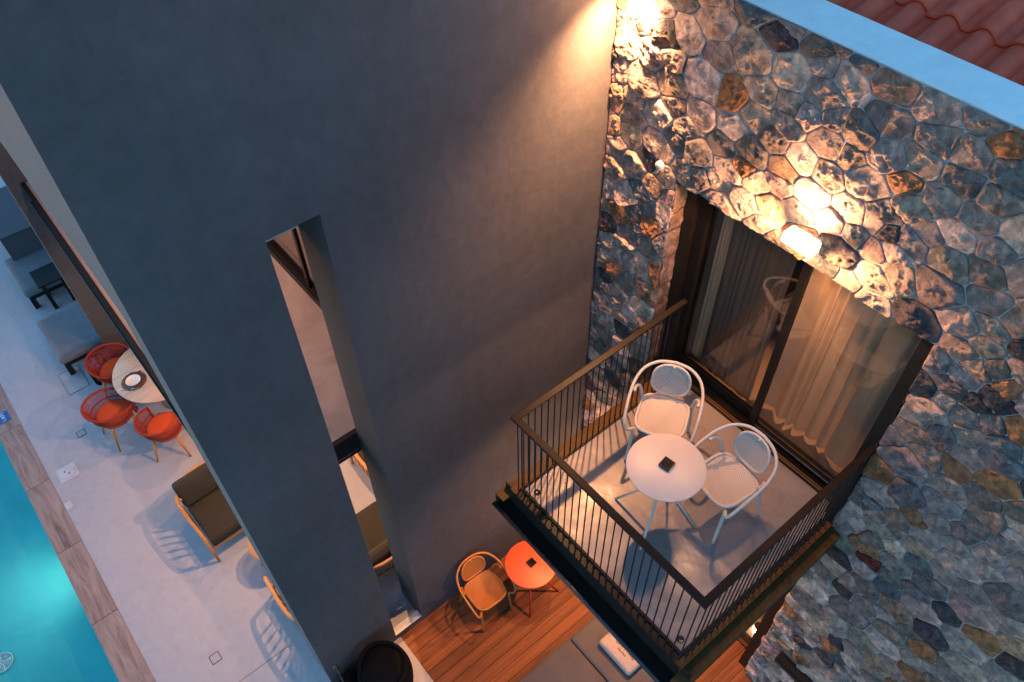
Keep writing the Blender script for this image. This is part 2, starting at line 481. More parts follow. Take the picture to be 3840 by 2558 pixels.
# ------------------------------------------------------------------ lamps (light sources)
def spot(name, loc, rot, energy, size_deg, blend=0.3, radius=0.03, color=WARM, parent=None):
    d = bpy.data.lights.new(name, 'SPOT'); d.energy = energy*LAMP_K; d.spot_size = math.radians(size_deg); d.spot_blend = blend
    d.shadow_soft_size = radius; d.color = color
    o = bpy.data.objects.new(name, d); COL.objects.link(o); o.location = loc; o.rotation_euler = rot
    if parent: o.parent = parent
    return o

# ================================================================== SETTING
# ground sheets
def sheet(name, rects, z, mat, label=None):
    mb = MB()
    for x0, x1, y0, y1 in rects:
        mb.quad((x0,y0,z),(x1,y0,z),(x1,y1,z),(x0,y1,z))
    o = mb.obj(name, mat); tag(o, kind='structure'); return o
CY0, CY1 = -5.592, -5.287      # pool coping, pool side and terrace side
sheet('ground', [(-60, 60, -60, -13.0), (-60, 60, 3.4, 60), (-60, -24, -13.0, 3.4), (14, 60, -13.0, 3.4)], G-0.02, M['terrace'])
sheet('terrace_floor', [(-24, 14, CY1, -2.824), (-24, -0.001, -2.824, 3.4)], G, M['terrace'])
sheet('far_terrace', [(-24, 14, -13.0, -9.6)], G, M['terrace'])
sheet('deck_underlay', [(-0.001, 14, -2.824, 3.4)], G-0.06, M['gap'])

# pool
pb = MB()
PX0, PX1, PY0, PZ = -16, 10, -9.6, G-1.35
pb.quad((PX0,PY0,PZ),(PX1,PY0,PZ),(PX1,CY0,PZ),(PX0,CY0,PZ))
pb.quad((PX0,CY0,PZ),(PX1,CY0,PZ),(PX1,CY0,G-0.03),(PX0,CY0,G-0.03))
pb.quad((PX0,PY0,PZ),(PX1,PY0,PZ),(PX1,PY0,G),(PX0,PY0,G))
pb.quad((PX0,PY0,PZ),(PX0,CY0,PZ),(PX0,CY0,G),(PX0,PY0,G))
pb.quad((PX1,PY0,PZ),(PX1,CY0,PZ),(PX1,CY0,G),(PX1,PY0,G))
tag(pb.obj('pool_basin', M['basin']), kind='structure')
wt = MB().quad((PX0,PY0,G-0.10),(PX1,PY0,G-0.10),(PX1,CY0,G-0.10),(PX0,CY0,G-0.10))
tag(wt.obj('pool_water', M['water']), kind='structure')
pc = bpy.data.objects.new('pool_coping', None); COL.objects.link(pc); tag(pc, kind='structure')
cme = MB().box(-0.596, 0.596, CY0-0.02, CY1-0.001, -0.04, 0.004).mesh('coping_tile', M['pool_coping'])
for i in range(20):
    inst('coping_tile', cme, pc, (-2.51+0.6-1.2*(11-i), 0, G))

# round grate on the pool floor
dr = thing('pool_drain', 'round white slotted drain grate on the turquoise pool floor', 'drain', (-3.66, -6.95, PZ+0.004))
MB().lathe([(0.125, 0.0), (0.14, 0.0), (0.14, 0.02), (0.125, 0.025), (0.12, 0.0)], cap=False, n=36).obj('rim', M['ceramic'], dr, True)
g = MB()
for r in (0.025, 0.045, 0.065, 0.085, 0.105):
    g.tube([(r*math.cos(a*PI/12), r*math.sin(a*PI/12), 0.012) for a in range(24)], 0.005, 5, closed=True)
for k in range(8):
    a = k*PI/4; g.tube([(0.01*math.cos(a), 0.01*math.sin(a), .012), (0.125*math.cos(a), 0.125*math.sin(a), .012)], 0.005, 5)
g.obj('grate', M['ceramic'], dr)
pl = thing('pool_lamp', 'underwater pool lamp set in the side wall of the pool', 'lamp', (-4.35, CY0-0.02, G-0.55))
MB().lathe([(0.09, 0), (0.09, 0.02), (0.07, 0.03)], n=24).obj('bezel', M['ceramic'], pl, True).rotation_euler = (PI/2, 0, 0)
POOLC = (0.85, 1.0, 0.9)
spot('pool_light', (0, -0.06, 0), (math.radians(-42), 0, 0), 9, 125, 1.0, 0.06, POOLC, pl)
for i, x in enumerate((-9.5, 1.4, 6.0)):
    spot('pool_light', (x, CY0-0.1, G-0.5), (math.radians((-50, -30, -50)[i]), 0, 0), (45, 700, 45)[i], (110, 62, 110)[i], 1.0, 0.06, POOLC)

# ---- plaster wall (fin with slit), loggia frame
SY1, SY2, SZB, SZT = -2.872, -2.499, -3.485, 2.748
WT = 0.43; WY = -3.735; WTOP = 7.0; FZ = 2.31
pw = thing('plaster_wall', 'tall dark grey-blue plastered wall with a long narrow slit, beside the stone wall', 'wall')
mb = MB()
ys = [WY, SY1, SY2, 1.2]; zs = [G-0.05, SZB, SZT, WTOP]
for i in range(3):
    for j in range(3):
        if i == 1 and j == 1: continue
        mb.quad((0,ys[i],zs[j]),(0,ys[i+1],zs[j]),(0,ys[i+1],zs[j+1]),(0,ys[i],zs[j+1]))
        if not (i == 1 and j == 0):
            mb.quad((-WT,ys[i],zs[j]),(-WT,ys[i],zs[j+1]),(-WT,ys[i+1],zs[j+1]),(-WT,ys[i+1],zs[j]))
for y in (SY1, SY2):
    mb.quad((0,y,SZB),(0,y,SZT),(-WT,y,SZT),(-WT,y,SZB))
    mb.quad((-0.095,y,G-0.05),(-0.095,y,SZB),(-WT,y,SZB),(-WT,y,G-0.05))
mb.quad((0,SY1,SZT),(0,SY2,SZT),(-WT,SY2,SZT),(-WT,SY1,SZT))
mb.quad((-0.095,SY1,SZB),(-0.095,SY2,SZB),(-0.095,SY2,G-0.05),(-0.095,SY1,G-0.05))
mb.quad((0,1.2,zs[0]),(-WT,1.2,zs[0]),(-WT,1.2,WTOP),(0,1.2,WTOP))
mb.quad((0,WY,WTOP),(0,1.2,WTOP),(-WT,1.2,WTOP),(-WT,WY,WTOP))
mb.obj('wall_body', M['plaster'], pw)
MB().quad((0.0,SY1,SZB),(0.0,SY2,SZB),(-0.095,SY2,SZB),(-0.095,SY1,SZB)).obj('slit_sill', M['white_wall'], pw)
M['plaster_skylit'] = plaster('skylit_plaster_tone', (0.095, 0.108, 0.125), 0.45)  # same plaster made lighter: brighter sky on this side put into the colour
MB().quad((0,WY,zs[0]),(0,WY,WTOP),(-WT,WY,WTOP),(-WT,WY,zs[0])).obj('wall_end', M['plaster_skylit'], pw)
MB().box(-6.15, -WT, WY, -3.35, FZ, WTOP).obj('fascia_band', M['plaster_skylit'], pw)
MB().box(-6.6, -6.15, -3.79, -0.6, G-0.05, WTOP).obj('far_fin', M['plaster'], pw)
MB().box(-6.15, -WT, -3.35, -0.6, FZ+0.05, FZ+0.25).obj('loggia_ceiling', M['white_wall'], pw)
MB().box(-6.15, -WT, -0.7, -0.6, G, FZ).obj('back_wall', M['white_wall'], pw)

# first floor slab of the loggia with its black steel edge
ls = thing('loggia_slab', 'brown concrete loggia floor with black steel edge, seen through the wall slit', 'floor slab')
MB().box(-6.14, -WT-0.055, -3.60, -1.93, -0.37, -0.106).obj('slab', M['loggia_floor'], ls)
MB().box(-6.14, -WT-0.055, -1.78, -0.71, -0.37, -0.110).obj('room_slab', M['loggia_floor'], ls)
e = MB()
e.box(-WT-0.055, -WT-0.002, -3.60, -0.71, -0.39, -0.100)
e.obj('side_channel', M['steel'], ls)
MB().box(-WT-0.06, -WT-0.0005, -3.60, -0.71, -0.345, -0.335).obj('side_lip', M['cutlery'], ls)
f_ = MB(); f_.box(-6.14, -WT, -3.655, -3.603, -0.11, -0.09); f_.box(-6.14, -WT, -3.625, -3.603, -0.39, -0.11); f_.box(-6.14, -WT, -3.66, -3.625, -0.39, -0.375)
f_.obj('front_channel', M['steel'], ls)
MB().box(-6.14, -WT, -3.664, -3.660, -0.385, -0.378).obj('front_lip', M['cutlery'], ls)
MB().box(-6.14, -WT, -3.48, -3.44, -0.106, 0.02).obj('upstand', M['frame'], ls)
MB().box(-6.12, -WT-.06, -1.95, -1.76, -0.108, -0.06).obj('door_track', M['frame'], ls)
MB().box(-6.12, -WT-.06, -1.944, -1.936, -0.06, -0.054).obj('track_line', M['cutlery'], ls)
MB().box(-6.12, -WT-.06, -1.80, -1.792, -0.06, -0.05).obj('track_line', M['gold'], ls)
tag(MB().box(-3.42, -3.16, -1.62, -1.42, -0.108, -0.04).obj('lit_patch_block', M['ceramic'], None, False, 0.01), 'pale block standing for a lit patch on the brown floor, at the top of the wall slit', 'light patch')  # pale block put in for the patch of light on the floor
wd = thing('loggia_window', 'dark framed sliding window at the back of the upper loggia, seen through the slit', 'window')
MB().box(-6.12, -WT-.06, -1.90, -1.86, 2.20, 2.31).obj('head_frame', M['frame'], wd)
for x in (-6.10, -4.25, -2.30, -0.56):
    MB().box(x-.03, x+.03, -1.90, -1.86, -0.06, 2.20).obj('frame_stile', M['frame'], wd)
MB().box(-6.07, -0.59, -1.882, -1.878, -0.06, 2.2).obj('pane', M['glass'], wd)

# ---- stone wall
rnd = random.Random(11)
SW_X0, SW_X1, SW_Z0, SW_Z1 = 0.004, 6.2, G-0.02, 3.650
DX0, DX1, DZ1 = 0.743, 2.892, 2.18
LDX0, LDX1, LDZ1 = 0.743, 2.880, -1.05
sw = thing('stone_wall', 'rubble stone wall with pale mortar joints around the balcony door', 'wall')
def in_open(x, z, m=0.0):
    return (DX0-m < x < DX1+m and -0.40 < z < DZ1+m) or (LDX0-m < x < LDX1+m and z < LDZ1+m)
# mortar bed: an uneven sheet with the two openings left out
NX, NZ = 140, 170
mo = MB()
xs = sorted(set([SW_X0+(SW_X1-SW_X0)*i/NX for i in range(NX+1)]+[DX0, DX1, LDX1]))
zz = sorted(set([SW_Z0+(SW_Z1-SW_Z0)*i/NZ for i in range(NZ+1)]+[DZ1, LDZ1, -0.40]))
idx = {}
for j, z in enumerate(zz):
    for i, x in enumerate(xs):
        idx[i, j] = len(mo.v)
        n = noise.fractal(Vector((x*7, 3.3, z*7)), 0.7, 2.0, 4)
        mo.v.append((x, -0.004-0.007*n, z))
for j in range(len(zz)-1):
    for i in range(len(xs)-1):
        if in_open((xs[i]+xs[i+1])/2, (zz[j]+zz[j+1])/2): continue
        mo.f.append((idx[i,j], idx[i+1,j], idx[i+1,j+1], idx[i,j+1]))
mo.obj('mortar', M['mortar'], sw, True)

# voronoi stones
seeds = []
def rad(x, z):
    return 0.5*(0.142+0.075*(noise.noise(Vector((x*1.3, 0, z*1.3)))+0.3))
tries = 0
cells = {}
def near(x, z, R=2):
    k = (int(x/0.2), int(z/0.2)); out = []
    for a in range(-R, R+1):
        for b_ in range(-R, R+1):
            out += cells.get((k[0]+a, k[1]+b_), ())
    return out
AX = 1.22
while tries < 60000:
    tries += 1
    x = rnd.uniform(SW_X0-0.1, SW_X1+0.1); z = rnd.uniform(SW_Z0-0.1, SW_Z1+0.08)
    if in_open(x, z, -0.0): continue
    r = rad(x, z)*rnd.choice((0.72, 0.9, 1.0, 1.1, 1.3))
    ok = True
    for (a, b_, rr) in near(x, z, 2):
        if ((x-a)/AX)**2+(z-b_)**2 < (r+rr)**2*0.93: ok = False; break
    if ok:
        seeds.append((x, z, r)); cells.setdefault((int(x/0.2), int(z/0.2)), []).append((x, z, r))
def clip(poly, nx, nz, d):   # keep nx*x+nz*z <= d
    out = []
    for i in range(len(poly)):
        a = poly[i]; b_ = poly[(i+1) % len(poly)]
        da = nx*a[0]+nz*a[1]-d; db = nx*b_[0]+nz*b_[1]-d
        if da <= 0: out.append(a)
        if (da < 0) != (db < 0):
            t = da/(da-db); out.append((a[0]+(b_[0]-a[0])*t, a[1]+(b_[1]-a[1])*t))
    return out
PAL = [((0.18, 0.158, 0.155), 20), ((0.29, 0.245, 0.23), 22), ((0.38, 0.305, 0.27), 18), ((0.33, 0.225, 0.17), 9), ((0.05, 0.05, 0.062), 8),
       ((0.50, 0.40, 0.36), 14), ((0.32, 0.155, 0.075), 6), ((0.38, 0.26, 0.24), 7), ((0.12, 0.14, 0.155), 6)]
pal = [c for c, w in PAL for _ in range(w)]
def poly_area(p): return abs(sum(p[i][0]*p[(i+1) % len(p)][1]-p[(i+1) % len(p)][0]*p[i][1] for i in range(len(p))))/2
campos = cam.matrix_world.translation
stones = []
for (sx, sz, sr) in seeds:
    poly = [(sx-.5, sz-.5), (sx+.5, sz-.5), (sx+.5, sz+.5), (sx-.5, sz+.5)]
    for (a, b_, rr) in near(sx, sz, 3):
        if a == sx and b_ == sz: continue
        dx, dz = (a-sx)/AX**2, (b_-sz)
        # weighted bisector
        D2 = ((a-sx)/AX)**2+(b_-sz)**2
        w = 0.5+0.5*(sr*sr-rr*rr)/D2*0.9
        w = min(max(w, 0.3), 0.7)
        mx, mz = sx+(a-sx)*w, sz+(b_-sz)*w
        poly = clip(poly, dx, dz, dx*mx+dz*mz)
        if len(poly) < 3: break
    if len(poly) < 3: continue
    # frame limits and openings
    poly = clip(poly, -1, 0, -SW_X0-0.003); poly = clip(poly, 0, 1, SW_Z1-0.002); poly = clip(poly, 0, -1, -G) if poly else poly
    for (x0, x1, z0, z1) in ((DX0, DX1, -0.40, DZ1), (LDX0, LDX1, -9, LDZ1)):
        if len(poly) < 3: break
        cand = [(x0-sx, (1, 0, x0)), (sx-x1, (-1, 0, -x1)), (z0-sz, (0, 1, z0)), (sz-z1, (0, -1, -z1))]
        cand.sort(reverse=True)
        if cand[0][0] > -0.4:
            nx_, nz_, d_ = cand[0][1]; poly = clip(poly, nx_, nz_, d_+rnd.uniform(-0.004, 0.026))
    if len(poly) < 3: continue
    A = poly_area(poly)
    if A < 0.0012: continue
    stones.append((sx, sz, poly, A))
def make_stone(sx, sz, poly, A, seed):
    r = random.Random(seed)
    # shrink for the joint
    cx = sum(p[0] for p in poly)/len(poly); cz = sum(p[1] for p in poly)/len(poly)
    gap = r.uniform(0.0012, 0.0055)
    size = math.sqrt(A)
    k = 1-2.0*gap/size
    k = max(k, 0.88)
    p = [(cx+(a-cx)*k, cz+(b_-cz)*k) for a, b_ in poly]
    for _ in range(2):
        q = []
        for i in range(len(p)):
            a, b_ = p[i], p[(i+1) % len(p)]
            t = r.uniform(0.05, 0.14)
            q.append((a[0]+(b_[0]-a[0])*t, a[1]+(b_[1]-a[1])*t)); q.append((a[0]+(b_[0]-a[0])*(1-t), a[1]+(b_[1]-a[1])*(1-t)))
        p = q
    # resample
    L = [math.dist(p[i], p[(i+1) % len(p)]) for i in range(len(p))]
    T = sum(L); N = 38 if size > 0.1 else 24
    B = []; i = 0; acc = 0
    for s in range(N):
        t = T*s/N
        while acc+L[i] < t: acc += L[i]; i += 1
        u = (t-acc)/max(L[i], 1e-9); a, b_ = p[i], p[(i+1) % len(p)]
        B.append((a[0]+(b_[0]-a[0])*u, a[1]+(b_[1]-a[1])*u))
    H = r.choice((r.uniform(0.018, 0.035), r.uniform(0.025, 0.060)))*min(1.0, size/0.15+0.3)
    planes = []
    for _ in range(r.choice((2, 3, 3, 4, 5))):
        ang = r.uniform(0, 2*PI); sl = r.uniform(0.03, 0.38)
        planes.append((math.cos(ang)*sl, math.sin(ang)*sl, H*r.uniform(0.75, 1.15)))
    rings = [(1.0, 0.0, -0.02), (1.0, 0.0, None), (0.975, 0.6, None), (0.92, 0.9, None), (0.84, 1, None), (0.76, 1, None), (0.67, 1, None), (0.58, 1, None), (0.49, 1, None), (0.39, 1, None), (0.28, 1, None), (0.15, 1, None)]
    off = Vector((r.uniform(0, 50), r.uniform(0, 50), r.uniform(0, 50)))
    V = []; F = []
    sang = r.uniform(-0.7, 0.7); ca, sa = math.cos(sang), math.sin(sang)
    def height(x, z, e):
        dx, dz = x-cx, z-cz
        h = min(pl_[2]+pl_[0]*dx+pl_[1]*dz for pl_ in planes)
        P = Vector((x*17, 0, z*17))+off
        n = noise.fractal(P, 0.75, 2.1, 4)
        rg = abs(noise.fractal(P*1.7+Vector((9, 9, 9)), 0.8, 2.0, 3))
        q = P*0.95+Vector((n*0.5, 0, n*0.4)); q.y = 0
        dd, pp = noise.voronoi(q)
        ch = noise.cell(pp[0]*7.13)
        sx_ = dx*ca+dz*sa; sz_ = -dx*sa+dz*ca
        st_ = abs(noise.noise(Vector((sx_*14, 3, sz_*60))+off))
        h = h+0.006*n-0.009*rg+0.008*ch-0.008*st_+0.10*((q.x-pp[0].x)*noise.cell(pp[0]*3.7)+(q.z-pp[0].z)*noise.cell(pp[0]*5.1+Vector((4, 4, 4))))*0.11+0.002
        h = max(h, 0.015)
        return 0.011*(1-e)+h*e
    for t, e, fix in rings:
        for (bx_, bz_) in B:
            jit = 1.0
            x = cx+(bx_-cx)*t*jit; z = cz+(bz_-cz)*t*jit
            y = 0.02 if fix is not None else -height(x, z, e)
            V.append((x-sx, y, z-sz))
    V.append((cx-sx, -height(cx, cz, 1), cz-sz))
    R_ = len(rings)
    for j in range(R_-1):
        for i in range(N):
            i2 = (i+1) % N
            F.append((j*N+i, (j+1)*N+i, (j+1)*N+i2, j*N+i2))
    c = R_*N
    for i in range(N): F.append(((R_-1)*N+i, c, (R_-1)*N+(i+1) % N))
    col = r.choice(pal); v = r.uniform(0.8, 1.25)
    col = (col[0]*v, col[1]*v*r.uniform(0.96, 1.04), col[2]*v*r.uniform(0.92, 1.08), 1)
    if abs(sx-3.31) < 0.12 and abs(sz+0.12) < 0.10: col = (0.16, 0.022, 0.018, 1)
    return V, F, col
def stone_obj(name, V, F, cols, loc, parent):
    me = bpy.data.meshes.new(name); me.from_pydata(V, [], F); me.materials.append(M['stone'])
    me.polygons.foreach_set('use_smooth', [True]*len(F))
    at = me.color_attributes.new('tint', 'FLOAT_COLOR', 'POINT')
    at.data.foreach_set('color', cols)
    o = bpy.data.objects.new(name, me); COL.objects.link(o); o.parent = parent; o.location = loc
    return o
def visible_size(sx, sz, A):
    d = (Vector((sx, 0, sz))-campos)
    q = cam.matrix_world.to_3x3().transposed() @ d
    u, v = q.x/-q.z, q.y/-q.z
    if abs(u) > 0.66 or abs(v) > 0.45: return 0
    if sx < DX1 and -0.5 < sz < 0.0 : return A/d.length_squared*0.4
    return A*abs(d.normalized().y)/d.length_squared
order = sorted(range(len(stones)), key=lambda i: -visible_size(stones[i][0], stones[i][1], stones[i][3]))
rest_v, rest_f, rest_c = [], [], []
for n_, i in enumerate(order):
    sx, sz, poly, A = stones[i]
    V, F, c = make_stone(sx, sz, poly, A, 1000+i)
    if n_ < 296:
        stone_obj('stone', V, F, list(c)*len(V), (sx, 0, sz), sw)
    else:
        b0 = len(rest_v)
        rest_v += [(a+sx, b_, c_+sz) for a, b_, c_ in V]; rest_f += [tuple(k+b0 for k in f) for f in F]; rest_c += list(c)*len(V)
ro = stone_obj('stones', rest_v, rest_f, rest_c, (0, 0, 0), sw)
ro['kind'] = 'stuff'
print('stones', len(stones))
# small filler chips between stones
# reveal of the upper door: rough pinkish blocks on the left cheek, plain backing elsewhere
z = -0.38
rr = random.Random(5)
for side_x, sgn in ((DX0, -1), (DX1, 1)):
    z = -0.36
    while z < DZ1-0.02:
        h = min(rr.uniform(0.16, 0.38), DZ1-z)
        V = []; F = []; NY, NZ_ = 8, 10
        for j in range(NZ_+1):
            for i in range(NY+1):
                y = -0.012+0.262*i/NY; zz_ = z+0.004+(h-0.008)*j/NZ_
                edge = min(j, NZ_-j)/2.0; edge = min(edge, 1)
                n = noise.fractal(Vector((y*14+side_x, zz_*14, 1.7)), 0.7, 2, 4)
                V.append((side_x-sgn*(0.004+0.010*edge+0.012*n)*1.0, y, zz_))
        for j in range(NZ_):
            for i in range(NY):
                a = j*(NY+1)+i
                F.append((a, a+1, a+NY+2, a+NY+1))
        c = rr.choice(((0.36, 0.24, 0.18, 1), (0.30, 0.22, 0.18, 1), (0.33, 0.19, 0.12, 1)))
        stone_obj('reveal_stone', V, F, list(c)*len(V), (0, 0, 0), sw)
        z += h
bk = MB()
bk.box(0.0, DX0-0.02, 0.03, 0.35, -0.40, WTOP-3.4)
bk.box(DX1+0.02, 6.2, 0.03, 0.35, -0.40, 3.6)
bk.box(DX0-0.02, DX1+0.02, 0.03, 0.35, DZ1+0.003, 3.6)
bk.box(0.0, 6.2, 0.03, 0.35, LDZ1+0.003, -0.402)
bk.box(0.0, LDX0-0.02, 0.03, 0.35, G-.05, LDZ1)
bk.box(LDX1+0.02, 6.2, 0.03, 0.35, G-.05, LDZ1)
bk.obj('wall_core', M['mortar'], sw)
lin = MB(); lin.box(DX0, DX1, -0.004, 0.24, DZ1, DZ1+0.002); lin.box(LDX0, LDX1, -0.004, 0.24, LDZ1, LDZ1+0.002)
lin.obj('lintel_soffit', M['mortar'], sw)

# ---- roof
rf = thing('tiled_roof', 'terracotta barrel tile roof behind a pale rendered parapet', 'roof')
cp = MB()
cp.grid(lambda u, v: (0.0+6.4*u, 0.004+(0.341)*v, 3.655+0.003*noise.noise(Vector((u*30, v*3, 0)))), 120, 6)
b0 = len(cp.v)
cp.grid(lambda u, v: (0.0+6.4*u, 0.004+0.004*noise.noise(Vector((u*60, v*2, 3))), 3.598+0.057*v), 120, 2)
cp.grid(lambda u, v: (0.0+6.4*u, 0.345, 3.655-0.25*v), 120, 2)
cp.obj('parapet', M['coping'], rf, True)
TW, TL = 0.2165, 0.40
def tile_mesh():
    mb = MB(); n = 18
    prof = []
    for i in range(n+1):
        t = i/n
        if t < 0.36: x = TW*1.10*t; h = 0.004-0.010*math.sin(PI*t/0.36)
        else:
            u = (t-0.36)/0.64; x = TW*1.10*t; h = 0.062*math.sin(PI*u)**0.8
        prof.append((x, h))
    th = 0.018
    ysn = [0, 0.03, TL*0.5, TL+0.05]
    for y in ysn:
        for x, h in prof: mb.v.append((x, y, h+th))
    m = n+1
    for j in range(len(ysn)-1):
        for i in range(n): mb.f.append((j*m+i, j*m+i+1, (j+1)*m+i+1, (j+1)*m+i))
    b_ = len(mb.v)
    for x, h in prof: mb.v.append((x, 0, h))
    for x, h in prof: mb.v.append((x, TL, h))
    for i in range(n): mb.f.append((b_+i, b_+i+1, i+1, i)); mb.f.append((b_+i+1, b_+i, b_+m+i, b_+m+i+1))
    return mb.mesh('roof_tile', M['tile'], True)
tme = tile_mesh()
slope = math.radians(14)
rr = random.Random(2)
for j in range(6):
    for i in range(27):
        y = 0.455+j*TL*math.cos(slope); zt = 3.445+j*TL*math.sin(slope)
        inst('roof_tile', tme, rf, (0.40+i*TW+rr.uniform(-.002, .002), y+rr.uniform(-.004, .004), zt+rr.uniform(-.001, .001)), (slope-0.05, 0, rr.uniform(-.006, .006)))
MB().quad((0,.34,3.33),(6.4,.34,3.33),(6.4,3.1,3.33+2.76*math.tan(slope)),(0,3.1,3.33+2.76*math.tan(slope))).obj('roof_deck', M['gap'], rf)

# ---- rooms behind the doors
rm = MB()
rm.box(0.05, 4.5, 0.36, 3.3, -0.2, -0.02)
tag(rm.obj('room_floor', simple('grey_brown_floor', (0.13, 0.10, 0.085), 0.5, 0, 0.1, 4)), kind='structure')
rw = MB(); rw.box(0.05, 4.5, 3.3, 3.4, -0.02, 2.6); rw.box(0.0, 0.05, 0.36, 3.4, -0.02, 2.6); rw.box(4.5, 4.55, 0.36, 3.4, -0.02, 2.6); rw.box(0.0, 4.55, 0.36, 3.4, 2.6, 2.65)
rw.box(0.05, 4.5, 3.3, 3.4, G, -0.3); rw.box(0.0, 0.05, 0.36, 3.4, G, -0.3); rw.box(4.5, 4.55, 0.36, 3.4, G, -0.3); rw.box(0.0, 4.55, 0.36, 3.4, -0.3, -0.25)
tag(rw.obj('room_walls', simple('room_paint', (0.28, 0.25, 0.22), 0.9)), kind='structure')
sheet('lower_room_floor', [(0.05, 4.5, 0.36, 3.3)], G-0.01, simple('lower_room_floor_mat', (0.16, 0.12, 0.10), 0.5))

# ---- upper sliding door
dr = thing('sliding_door', 'dark framed two-panel sliding glass door onto the balcony', 'door')
MB().box(DX0+0.012, DX0+0.105, 0.14, 0.34, 0.0, DZ1-0.001).obj('jamb', M['frame'], dr)
MB().box(DX0+0.106, DX0+0.20, 0.20, 0.28, 0.03, DZ1-0.07).obj('sash_stile', M['rail'], dr)
MB().box(DX1-0.105, DX1-0.014, -0.005, 0.34, -0.30, DZ1-0.001).obj('jamb', M['frame'], dr)
MB().box(DX0+.105, DX1-.105, 0.16, 0.34, DZ1-0.065, DZ1-0.001).obj('head_frame', M['frame'], dr)
MB().box(1.815, 1.875, 0.19, 0.235, 0.03, DZ1-0.066).obj('meeting_stile', M['frame'], dr)
MB().box(1.805, 1.83, 0.236, 0.30, 0.03, DZ1-0.066).obj('meeting_stile', M['steel'], dr)
MB().box(DX0+.2, 1.815, 0.235, 0.275, 0.03, 0.135).obj('bottom_rail', M['frame'], dr, False, 0.004)
MB().box(1.875, DX1-.105, 0.195, 0.235, 0.03, 0.075).obj('bottom_rail', M['frame'], dr, False, 0.004)
MB().box(1.875, DX1-.105, 0.188, 0.1945, 0.055, 0.066).obj('bottom_trim', M['cutlery'], dr)
MB().box(DX0+.2, 1.815, 0.253, 0.259, 0.135, DZ1-.066).obj('pane', M['glass'], dr)
MB().box(1.875, DX1-.105, 0.212, 0.218, 0.075, DZ1-.066).obj('pane', M['glass'], dr)
MB().box(DX0+.012, DX1-.014, 0.098, 0.34, -0.28, 0.004).obj('threshold', M['frame'], dr)
for y0, y1, m_ in ((0.118, 0.126, 'gold'), (0.140, 0.147, 'gold'), (0.165, 0.175, 'frame'), (0.278, 0.286, 'gold')):
    MB().box(DX0+.105, DX1-.106, y0, y1, 0.004, 0.016).obj('track_rail', M[m_], dr)

def curtain(name, x0, x1, yc, z0, z1, amp, folds, mat, seed, label, xs_skew=0.0):
    r = random.Random(seed)
    ph = [r.uniform(0.75, 1.25) for _ in range(folds*2+2)]
    n = folds*16
    def fn(u, v):
        w_ = u+0.35/folds*math.sin(u*9+seed)+0.2/folds*math.sin(u*23+seed*2)+0.010*math.sin(v*2.2+seed)*(1-v)
        t = w_*folds
        k_ = ph[int(max(t, 0)) % len(ph)]
        a = amp*(0.55+0.45*math.sin(int(max(t, 0))*2.4+seed)**2)*(0.7+0.5*(1-v))
        s_ = abs(math.sin(PI*t))**0.75
        y = yc-a*1.5*s_+0.014*noise.noise(Vector((u*7, v*1.6, seed)))
        x = x0+(x1-x0)*u+0.010*noise.noise(Vector((u*14, v*2, seed+5)))
        return (x, y, z0+(z1-z0)*v+(0.03*s_*0.5+0.02*noise.noise(Vector((u*10, 0, seed))) if v < 0.01 else 0))
    o = MB().grid(fn, n, 12).obj(name, mat, None, True)
    return tag(o, label, 'curtain')
curtain('sheer_curtain', 1.70, 2.88, 0.50, 0.03, 2.15, 0.055, 9, M['sheer'], 3, 'cream sheer curtain in soft folds behind the right glass panel')
curtain('blackout_curtain', 0.90, 1.66, 0.40, 0.0, 2.15, 0.014, 11, M['dark_curtain'], 8, 'dark brown curtain hanging behind the left glass panel')
curtain('beige_curtain', 0.99, 1.10, 0.355, 0.10, 2.15, 0.015, 1, M['sheer'], 9, 'narrow beige curtain strip at the left edge of the left glass panel')

# ---- lower door
ld = thing('lower_door', 'dark framed glass door at deck level under the balcony', 'door')
MB().box(LDX1-0.115, LDX1-0.012, 0.02, 0.34, G, LDZ1-.001).obj('jamb', M['frame'], ld)
MB().box(LDX0+0.012, LDX0+0.10, 0.14, 0.34, G, LDZ1-.001).obj('jamb', M['frame'], ld)
MB().box(LDX0+.1, LDX1-.115, 0.14, 0.34, LDZ1-0.07, LDZ1-.001).obj('head_frame', M['frame'], ld)
MB().box(1.80, 1.86, 0.235, 0.28, G+0.03, LDZ1-.07).obj('meeting_stile', M['frame'], ld)
MB().box(LDX0+.1, LDX1-.115, 0.262, 0.268, G+0.03, LDZ1-.07).obj('pane', M['glass'], ld)
MB().box(LDX0+.012, LDX1-.115, 0.205, 0.34, G-0.05, G+0.02).obj('threshold', M['frame'], ld)
MB().box(LDX0+.1, LDX1-.116, 0.215, 0.225, G+0.02, G+0.028).obj('track_rail', M['gold'], ld)
MB().box(LDX0+.1, LDX1-.116, 0.240, 0.247, G+0.02, G+0.028).obj('track_rail', M['gold'], ld)
gl = thing('reflected_glow', 'small added glow standing for lights reflected in the lower door glass, on the floor inside', 'lamp', (2.66, 0.47, G))  # added glowing body in place of the lights reflected in the glass
MB().lathe([(0.045, 0.0), (0.05, 0.01), (0.045, 0.10), (0.03, 0.115)], n=16).obj('glow_body', M['glow'], gl, True)
MB().lathe([(0.052, 0.118), (0.052, 0.125)], n=16).obj('glow_cap', M['steel'], gl, True)

